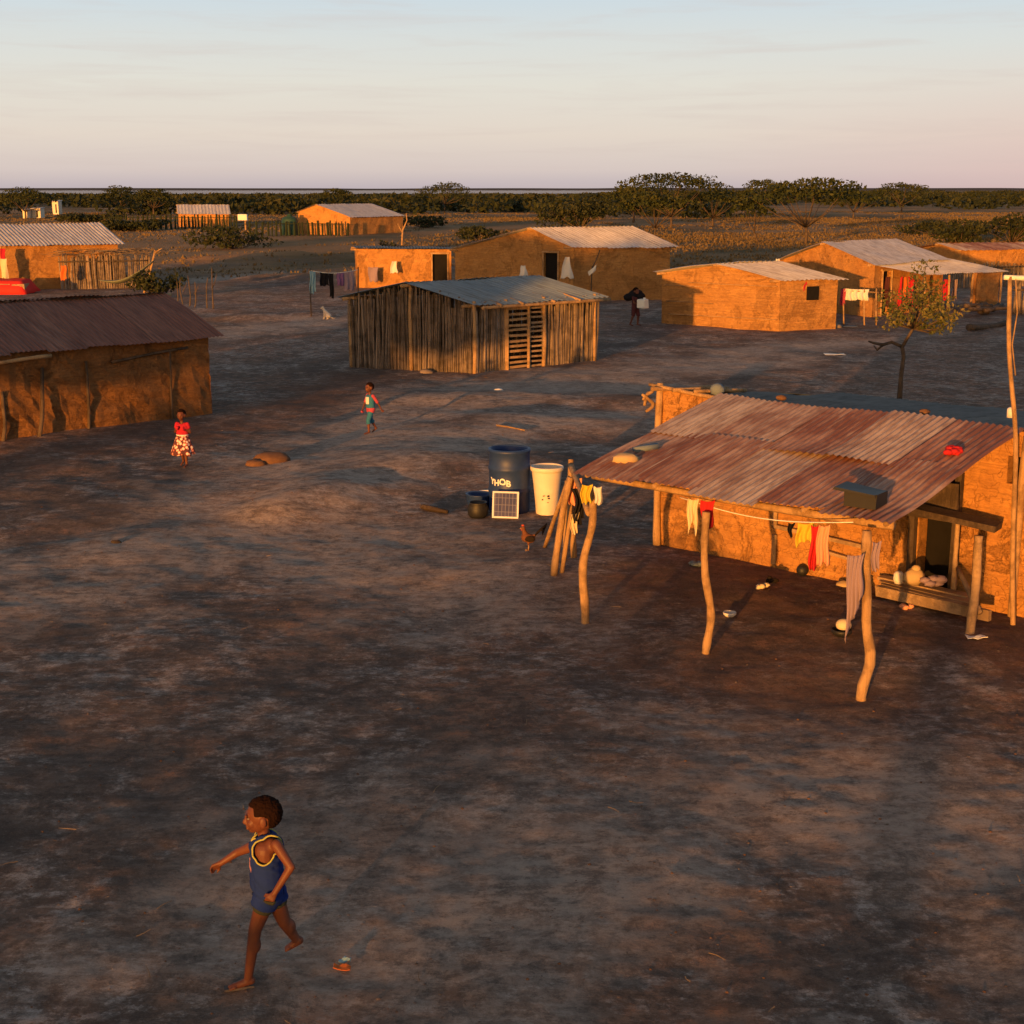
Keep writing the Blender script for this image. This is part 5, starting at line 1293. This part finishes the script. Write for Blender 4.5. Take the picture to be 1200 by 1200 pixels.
# tall pole with crossbar
pz = V3(5.86, 16.25, -.1); tp_ = P(1184, 324, 16.25)
pole = thing('tall_pole', V3(pz.x, pz.y, 0), 'tall thin crooked pole with a pale crossbar at the right edge', 'pole')
crooked(pz, tp_, .032, .024, [(.55, .05, 0, .2), (.8, -.03, 0, .15)], 'mast', 'wood', pole, 8)
mb = MB(); mb.stick(tp_+V3(-.07, 0, -.01), tp_+V3(.55, .05, -.03), .03, .03, .01); mb.build('crossbar', M['paint'], pole, True)
mb = MB(); mb.tube([tp_+V3(.06, 0, -.02), tp_+V3(.10, -.02, -.4), tp_+V3(.07, -.02, -.75), P(1190, 440, 16.2)], .008, 5); mb.build('cord', M['wood'], pole, True)

# plank bench and shelf by the doorway
bn_ = thing('plank_bench', V3(5, 16.4, 0), 'rough plank bench on stake legs before the doorway of the nearest hut', 'bench')
lt = GG(1136, 742); crooked(lt-V3(0, 0, .08), P(1147, 628, lt.y+.1), .055, .05, [(.5, .02, 0, .3)], 'leg', 'plank', bn_, 7)
lt2 = onw(4.66, 0, .25); crooked(lt2-V3(0, 0, .05), lt2+V3(0, 0, 1.15), .035, .03, [], 'leg', 'plank', bn_, 6)
a, b = P(1028, 692, 17.3), P(1160, 722, 16.05)
mb = MB(); mb.beam(a, b, .07, .13, jit=.008); mb.build('front_plank', M['plank'], bn_)
c_, d_ = onw(3.5, a.z+.06, .15), onw(4.9, b.z+.05, .2)
for k_ in range(3):
    t_ = .18+.27*k_; mb = MB(); mb.beam(a.lerp(c_, t_)+V3(.1, 0, .04), b.lerp(d_, t_)+V3(-.1, .02, .04), .14, .03, jit=.008); mb.build('seat_plank', M['plank'], bn_)
mb = MB(); mb.stick(P(1148, 718, 16.0), onw(4.7, b.z+.35, .25), .035, .03, .01); mb.build('brace', M['plank'], bn_, True)
q = onw(3.55, 0, .35); crooked(V3(q.x, q.y, -.05), V3(q.x, q.y, a.z+.05), .05, .045, [], 'leg', 'plank', bn_, 6)
mb = MB(); s0_, s1_ = P(1056, 592, 17.0), P(1170, 618, 16.35); mb.beam(s0_, s1_, .3, .07, jit=.01); mb.build('top_shelf', M['wooddark'], bn_)
mb = MB(); mb.box(P(1092, 586, 17.1), .66, .03, .42, Matrix.Rotation(math.atan2(u_.y, u_.x), 3, 'Z'), .03); one('shade_board', mb, 'wooddark', 'dark board added for the shade under the right end of the lean-to', 'board', P(1092, 586, 17.1), False)  # dark board stands in for the shade on the wall
q = P(1071, 676, 17.0); mb = MB(); mb.ell(q, .13, .1, .11, 12, 8, None, .12); mb.ell(q+V3(.02, 0, .1), .06, .05, .05, 8, 6); one('tan_sack', mb, 'c_tan', 'tan sack lying on the plank bench', 'sack', q)
q = P(1092, 681, 16.9); mb = MB()
for k_ in range(8): mb.ell(q+V3(random.uniform(-.12, .12), random.uniform(-.05, .05), random.uniform(-.03, .04)), .07, .06, .04, 9, 6, None, .2)
one('crumpled_cloth', mb, 'c_lilac', 'crumpled lilac cloth beside the sack on the plank bench', 'cloth', q)
q = P(1053, 677, 17.1); mb = MB(); mb.lathe(q-V3(0, 0, .07), [(.05, 0), (.065, .05), (.06, .12), (.035, .15)], 14); one('small_jar', mb, 'pvtrash', 'small pinkish jar at the left end of the plank bench', 'jar', q)

# litter, shoes and bowls on the ground
def litter(px, py, kind, mat, label, cat, sz=.1, name=None):
    q = GG(px, py); mb = MB()
    if kind == 'bowl': mb.lathe(q-V3(0, 0, .01), [(sz*.5, 0), (sz*.95, sz*.4), (sz, sz*.75), (sz*.93, sz*.75), (sz*.5, sz*.15)], 18)
    elif kind == 'ball': mb.ell(q+V3(0, 0, sz*.85), sz, sz, sz, 16, 10)
    elif kind == 'shoe': mb.ell(q+V3(0, 0, .03), sz, sz*.4, .035, 10, 6, None, .05); mb.ell(q+V3(-sz*.4, 0, .06), sz*.4, sz*.36, .03, 8, 6)
    elif kind == 'rag':
        for k_ in range(6): mb.ell(q+V3(random.uniform(-sz, sz), random.uniform(-sz, sz)*.6, .02+random.uniform(0, .02)), sz*.6, sz*.45, .03, 8, 6, None, .25)
    elif kind == 'stone': mb.ell(q+V3(0, 0, sz*.1), sz, sz*.75, sz*.42, 10, 7, None, .15)
    elif kind == 'sheet':
        V = [(q.x+(i_-2)*sz*.4, q.y+(j_-1)*sz*.4, q.z+.015+random.uniform(0, .03)) for j_ in range(3) for i_ in range(5)]; mb.add(V, [(j_*5+i_, j_*5+i_+1, j_*5+i_+6, j_*5+i_+5) for j_ in range(2) for i_ in range(4)])
    return one(name or dict(bowl='bowl', ball='ball', shoe='shoe', rag='rag', stone='stone', sheet='litter_sheet')[kind], mb, mat, label, cat, q, kind != 'sheet', solid=.006 if kind == 'sheet' else 0)
litter(986, 745, 'bowl', 'blackplastic', 'black bowl by the right-hand post under the lean-to', 'bowl', .12)
q = GG(988, 744); mb = MB(); mb.ell(q+V3(0, 0, .12), .09, .085, .07, 14, 9); one('gourd', mb, 'c_cream', 'pale round gourd sitting in the black bowl', 'gourd', q)
litter(896, 690, 'rag', 'c_cream', 'pale rag with a pink edge on the ground below the washing', 'rag', .08)
litter(905, 683, 'shoe', 'hendark', 'dark shoe beside the pale rag on the ground', 'shoe', .09)
litter(855, 722, 'bowl', 'pvtrash', 'whitish bowl beside the post shadow', 'bowl', .08)
litter(818, 663, 'rag', 'c_bluegrey', 'blue-grey rag at the foot of the wall behind the middle post', 'rag', .1)
litter(940, 674, 'ball', 'blackplastic', 'black ball at the foot of the wall under the washing', 'ball', .08)
litter(990, 686, 'stone', 'c_tan', 'tan stone at the foot of the wall left of the right-hand post', 'stone', .12)
litter(1061, 714, 'rag', 'c_peach', 'reddish rag on the ground in front of the plank bench', 'rag', .07)
litter(1144, 749, 'sheet', 'paint', 'scrap of white paper by the bench leg', 'paper', .14)
litter(401, 1138, 'sheet', 'c_orange', 'orange wrapper on the ground behind the striding boy', 'wrapper', .07)
litter(404, 1129, 'sheet', 'c_skyblue', 'bluish scrap beside the orange wrapper', 'scrap', .05)
litter(318, 541, 'stone', 'claypot', 'flat brown boulder between the girl and the barrel', 'stone', .36)
litter(300, 545, 'stone', 'claypot', 'smaller brown stone left of the flat boulder', 'stone', .2)
litter(136, 636, 'stone', 'wooddark', 'dark clod on the bare ground at the left', 'clod', .08)
litter(584, 458, 'stone', 'pvtrash', 'pale stone in front of the barn door', 'stone', .12)
litter(500, 437, 'stone', 'stone', 'dark stone at the foot of the barn wall', 'stone', .2)
litter(978, 384, 'stone', 'stone', 'stone at the right corner of the small lath hut', 'stone', .3)
litter(990, 383, 'sheet', 'c_bluegrey', 'grey sheet of litter right of the small lath hut', 'litter', .55)
litter(978, 416, 'sheet', 'paint', 'white sheet of litter on the yard left of the small tree', 'litter', .4)
q0_, q1_ = GG(582, 500), GG(615, 506); mb = MB(); mb.stick(q0_+V3(0, 0, .03), q1_+V3(0, 0, .03), .02, .015, .03); one('fallen_stick', mb, 'wood', 'thin stick lying on the ground above the barrel', 'stick', q0_)
q0_, q1_ = G(1135, 388), G(1178, 382); mb = MB(); mb.stick(q0_+V3(0, 0, .14), q1_+V3(0, 0, .12), .13, .1, .1, 8); one('fallen_log', mb, 'bark', 'dark log lying on the yard right of the small tree', 'log', q0_)
q0_, q1_ = G(1122, 372), G(1178, 364); mb = MB()
for k_ in range(9): mb.stick(q0_.lerp(q1_, random.random()*.6)+V3(0, random.uniform(-.8, .8), .12+.04*k_), q0_.lerp(q1_, .6+random.random()*.4)+V3(0, random.uniform(-.8, .8), .1+.03*k_), .09, .07, .1, 6)
one('brushwood_pile', mb, 'bark', 'dark brushwood pile beside the right-hand house', 'brushwood', q0_)
rr_ = random.Random(17); mb = MB()
for _ in range(380):
    d_ = 5.5*math.exp(rr_.random()*math.log(9)); x_ = rr_.uniform(-.45, .45)*d_; s_ = rr_.uniform(.004, .012)*(1+d_*.02); z_ = gz(x_, d_)
    mb.ell((x_, d_, z_+s_*.2), s_, s_*rr_.uniform(.6, 1), s_*.6, 6, 4, None, .25, tint=rr_.random())
tag(mb.build('pebbles', M['claypot']), kind='stuff')
rr_ = random.Random(18); mb = MB()
for _ in range(70):
    d_ = 6*math.exp(rr_.random()*math.log(7)); x_ = rr_.uniform(-.42, .42)*d_; z_ = gz(x_, d_)+.008; a = rr_.uniform(0, 6.28); L_ = rr_.uniform(.03, .16)
    mb.stick((x_, d_, z_), (x_+math.cos(a)*L_, d_+math.sin(a)*L_, z_+rr_.uniform(0, .015)), .004, .002, .006, 4, 2)
tag(mb.build('twigs', M['plank']), kind='stuff')

# ---------------------------------------------------------------- props farther off
def wline(name, pts, label, r=.012): mb = MB(); mb.tube(pts, r, 5); return one(name, mb, 'paint', label, 'clothesline', pts[0])
sa, sb = G(365, 372), G(421, 370)
for q, lb_ in ((sa, 'left stake of the clothesline beside the barn'), (sb, 'right stake of the clothesline beside the barn')):
    mb = MB(); mb.stick(q-V3(0, 0, .1), q+V3(0, 0, 1.95), .035, .03, .02); one('stake', mb, 'bark', lb_, 'stake', q)
wline('clothesline', [sa.lerp(sb, t)+V3(0, 0, 1.85-.12*math.sin(t*3.14)) for t in np.linspace(0, 1, 9)], 'clothesline strung left of the barn')
for x0, x1, dp, mt, lb_, sd in ((364, 371, .85, 'c_skyblue', 'sky blue cloth at the left end of the line beside the barn', 31), (376, 386, .5, 'blackcloth', 'black shirt on the line beside the barn', 32), (387, 392, .95, 'blackcloth', 'long black cloth on the line beside the barn', 33), (396, 404, .5, 'c_purple', 'dark purple cloth on the line beside the barn', 34), (404, 416, .75, 'pink3' if 'pink3' in M else 'c_lilac', 'lilac cloth at the right end of the line beside the barn', 35)):
    f0, f1 = (x0-365)/56, (x1-365)/56
    cloth('hanging_cloth', lb_, 'cloth', sa.lerp(sb, f0)+V3(0, -.02, 1.85-.12*math.sin(max(0, f0)*3.14)), sa.lerp(sb, f1)+V3(0, -.02, 1.85-.12*math.sin(f1*3.14)), dp, mt, 2, .04, 1, seed=sd, group='washing beside the barn')
def flag(px0, py0, px1, Y, drop, label, sd, mt='white', taper=1.9):
    a, b = P(px0, py0, Y), P(px1, py0, Y); cloth('hanging_cloth', label, 'cloth', a, b, drop, mt, 1, .05, taper, seed=sd)
flag(662, 301, 667, 66.0, .95, 'triangular white cloth hanging beside the tall black doorway', 41, taper=3.2)
flag(611, 311, 616, 60, .45, 'white rag showing above the ridge of the barn', 42, taper=2.2)
flag(909, 303, 913, 58.5, .35, 'white rag on the roof edge of the small lath hut', 43)
flag(431, 313, 443, 75.9, .75, 'lilac cloth hanging before the ochre hut', 44, 'c_lilac', .8)
flag(459, 306, 464, 75.9, .6, 'white rag hanging before the ochre hut', 45)
flag(939, 330, 946, 53.3, .62, 'red cloth hanging at the window of the small lath hut', 46, 'redtop', .8)
flag(0, 291, 6, 72.9, .75, 'red cloth hanging on the lit gable at the left edge', 47, 'redtop', 1)
flag(0, 303, 8, 72.8, 1.0, 'pale cloth hanging below the red one at the left edge', 48, 'c_cream', 1)
flag(71, 311, 77, 73.5, .7, 'orange cloth hanging at the corner of the brush shelter', 49, 'c_orange', 1.2)
for x0, x1, mt, dp, lb_, sd in ((1052, 1058, 'redtop', 1.25, 'long red cloth left of the others under the porch', 61), (1059, 1063, 'c_orange', 1.0, 'orange cloth under the porch', 62), (1064, 1072, 'redtop', 1.3, 'wide red cloth under the porch behind the small tree', 63), (1038, 1043, 'maroon', 1.2, 'dark maroon cloth at the porch doorway', 64), (1106, 1114, 'redtop', .9, 'red cloth at the far end of the porch', 65), (1117, 1122, 'c_lilac', .9, 'lilac cloth at the far end of the porch', 66)):
    Y = 59.6+(x0-1040)*.05; a, b = P(x0, 324 if x0 < 1100 else 327, Y), P(x1, 324 if x0 < 1100 else 327, Y)
    cloth('hanging_cloth', lb_, 'cloth', a, b, dp, mt, 2, .05, 1, seed=sd, group='washing under the porch')
# stick with a white rag in front of the tall mud house
mb = MB(); q = G(694, 365); q = V3(q.x, 62, 0); mb.stick(q, P(694, 312, 62), .03, .025, .03); mb.stick(P(694, 314, 62), P(703, 293, 62), .03, .02, .02); one('forked_stake', mb, 'bark', 'forked stake in front of the tall mud house', 'stake', q)
a = P(689, 318, 61.9); cloth('hanging_cloth', 'white rag caught on the forked stake', 'cloth', a, P(699, 310, 61.9), .22, 'white', 1, .03, .8, seed=50)
# container and bundle of the carrying figure
b, f, l = carr; q = b+f*.34+V3(0, 0, .84)
cn_ = thing('water_container', q, 'white plastic container held by the dark figure', 'container'); mb = MB(); mb.box(q, .36, .30, .34, Matrix.Rotation(math.atan2(f.y, f.x), 3, 'Z'), .012); o = mb.build('shell', M['paint'], cn_)
bv = o.modifiers.new('b', 'BEVEL'); bv.width = .04; bv.segments = 3
mb = MB(); mb.lathe(q+V3(.06, 0, .17), [(.05, 0), (.05, .05), (.03, .055)], 12); mb.build('cap', M['paint'], cn_, True)
q = b-f*.16+V3(.05, 0, 1.14); mb = MB()
for k_ in range(9): mb.ell(q+V3(random.uniform(-.2, .25), random.uniform(-.1, .1), random.uniform(-.08, .1)), .2, .17, .14, 10, 7, None, .1)
one('dark_bundle', mb, 'blackcloth', 'dark bundle on the shoulder of the carrying figure', 'bundle', q)
# white table cloth stall right of the small lath hut
st = thing('drying_rack', G(1010, 378), 'stake rack with white washing beside the wide right-hand house', 'rack'); Yr = 55.3
for px in (989, 1013, 1027):
    mb = MB(); q = P(px, 381, Yr); mb.stick(V3(q.x, Yr, -.05), P(px, 338, Yr), .03, .025, .02); mb.build('stake', M['wood'], st, True)
mb = MB(); mb.stick(P(986, 341, Yr), P(1030, 343, Yr), .02, .02, .02); mb.build('rail', M['wood'], st, True)
a, b2 = P(990, 338, Yr-.05), P(1018, 339, Yr-.05); cloth('white_washing', 'white washing heaped over the stake rack', 'washing', a, b2, .42, 'white', 4, .07, 1, seed=71)
a, b2 = P(985, 338, Yr-.08), P(991, 338, Yr-.08); cloth('pink_washing', 'pink cloth at the left end of the stake rack', 'washing', a, b2, .6, 'pink', 2, .04, 1, seed=72)
# red tarp low stack, hammock, leaning mast at upper left
q = G(30, 340); q = V3(-24.6, 71.5, 0); tarp = thing('tarp_stack', q, 'low stack under a bright red tarp at the upper left', 'tarp')
V = []; F = []; nx_, ny_ = 18, 10
for j_ in range(ny_+1):
    for i_ in range(nx_+1):
        u_2, v_2 = i_/nx_, j_/ny_; hh_ = .62*min(1, 6*min(u_2, 1-u_2), 5*min(v_2, 1-v_2)*1.2)+.12*v_2+.04*float(vnoise(np.array([u_2*6]), np.array([v_2*6]), 3)[0])
        V.append(q+V3((u_2-.5)*2.2+.25*v_2, (v_2-.5)*1.6, hh_+.02))
for j_ in range(ny_):
    for i_ in range(nx_): k_ = j_*(nx_+1)+i_; F.append((k_, k_+1, k_+nx_+2, k_+nx_+1))
M['tarp'] = mat_cloth('red_tarp', (.62, .035, .03), rough=.6); mb = MB(); mb.add(V, F); mb.build('tarp', M['tarp'], tarp, True, solid=.01)
for dx in (-.7, 0, .7): mb = MB(); mb.box(q+V3(dx, 0, .28), .62, 1.2, .5, None, .02); mb.build('crate', M['plank'], tarp)
a = P(166, 336, 70); mb = MB(); mb.stick(V3(a.x, 70, -.1), P(182, 293, 70), .06, .05, .05, 7); mb.stick(P(181, 297, 70), P(190, 291, 70), .04, .02, .02, 6); one('leaning_mast', mb, 'wood', 'leaning forked mast right of the brush shelter', 'post', V3(a.x, 70, 0))
M['net'] = mat_cloth('faded_green_net', (.20, .22, .17))
V = []; F = []; a, b2 = P(115, 328, 69.8), P(180, 305, 69.9)
for j_ in range(9):
    for i_ in range(25):
        t_, v_2 = i_/24, j_/8; V.append(a.lerp(b2, t_)+V3(0, (v_2-.5)*.9*math.sin(t_*3.14), -.55*math.sin(t_*3.14)+.7*(v_2-.5)**2*math.sin(t_*3.14)))
for j_ in range(8):
    for i_ in range(24): k_ = j_*25+i_; F.append((k_, k_+1, k_+26, k_+25))
mb = MB(); mb.add(V, F); one('hammock', mb, 'net', 'faded green net hammock slung to the leaning mast', 'hammock', a, solid=.02)
q = P(160, 344, 60); mb = MB()
corr(mb, q+V3(-.7, .5, 0), q+V3(.9, .5, .02), q+V3(-.7, -.3, -.1), q+V3(.9, -.3, -.08), .2, .02, 4)
q.z -= 0
for k_, (px, py, ht) in enumerate(((208, 356, 1.0), (215, 358, 1.2), (222, 359, 1.35), (228, 360, 1.1), (243, 361, 1.3), (250, 362, 1.75))):
    q = GG(px, py); mb = MB(); mb.stick(q-V3(0, 0, .1), q+V3(random.uniform(-.1, .1), 0, ht), .035, .02, .06, 6)
    if k_ % 2: mb.stick(q+V3(0, 0, ht*.5), q+V3(.2, .05, ht*.85), .02, .012, .02, 5)
    one('thin_stake', mb, 'bark', 'thin dark stake of the broken fence beyond the brown-roofed hut', 'stake', q, group='stakes of the broken fence')
# far bits: green tank, white sign boards
q = G(340, 276); tank = thing('green_tank', q, 'dark green water tank left of the distant lit gable', 'tank'); mb = MB(); M['tankg'] = mat_plain('green_tank_plastic', (.02, .06, .05), .6, .3, .15)
mb.lathe(q, [(.85, 0), (.9, .1), (.9, 1.7), (.75, 1.95), (.3, 2.1), (.3, 2.2), (.0, 2.2)], 24); mb.build('shell', M['tankg'], tank, True); mb = MB(); mb.lathe(q+V3(0, 0, 2.2), [(.28, 0), (.28, .1), (.1, .13)], 16); mb.build('lid', M['tankg'], tank, True)
q = G(288, 270); sg = thing('white_box_on_post', q, 'white box on a post right of the farthest house', 'box'); mb = MB(); mb.stick(q, q+V3(0, 0, 1.3), .1, .1, .02); mb.build('post', M['wood'], sg); mb = MB(); mb.box(q+V3(-.3, 0, 1.6), 1.1, .8, .75, None, .03); mb.build('box', M['paint'], sg)
def whitehut(px0, px1, py, d_, h, label):
    a, b2 = P(px0+1, py+1, d_), P(px1-1, py+1, d_); a.z = b2.z = gz(a.x, d_); r_ = thing('white_shed', (a+b2)/2, label, 'shed', 'white sheds far out at the upper left'); L_ = (b2-a).length
    mb = MB(); mb.box((a+b2)/2+V3(0, 1, h/2), L_, 2.4, h, None, .05); mb.build('wall', M["whitebucket"], r_); mb = MB(); mb.box((a+b2)/2+V3(0, 1, h+.12), L_*1.1, 2.9, .16, Matrix.Rotation(.05, 3, 'X'), .03); mb.build('roof', M['rooftin'], r_)
    mb = MB(); mb.box((a+b2)/2+V3(L_*.1, -.22, h*.45), L_*.18, .06, h*.7); mb.build('door', M['doordark'], r_)
whitehut(26, 34, 252, 270, 1.5, 'white shed left of its two neighbours at the upper left'); whitehut(37, 49, 251, 272, 1.7, 'widest white shed at the upper left'); whitehut(61, 70, 246, 300, 2.5, 'tall pale shed among trees at the upper left')
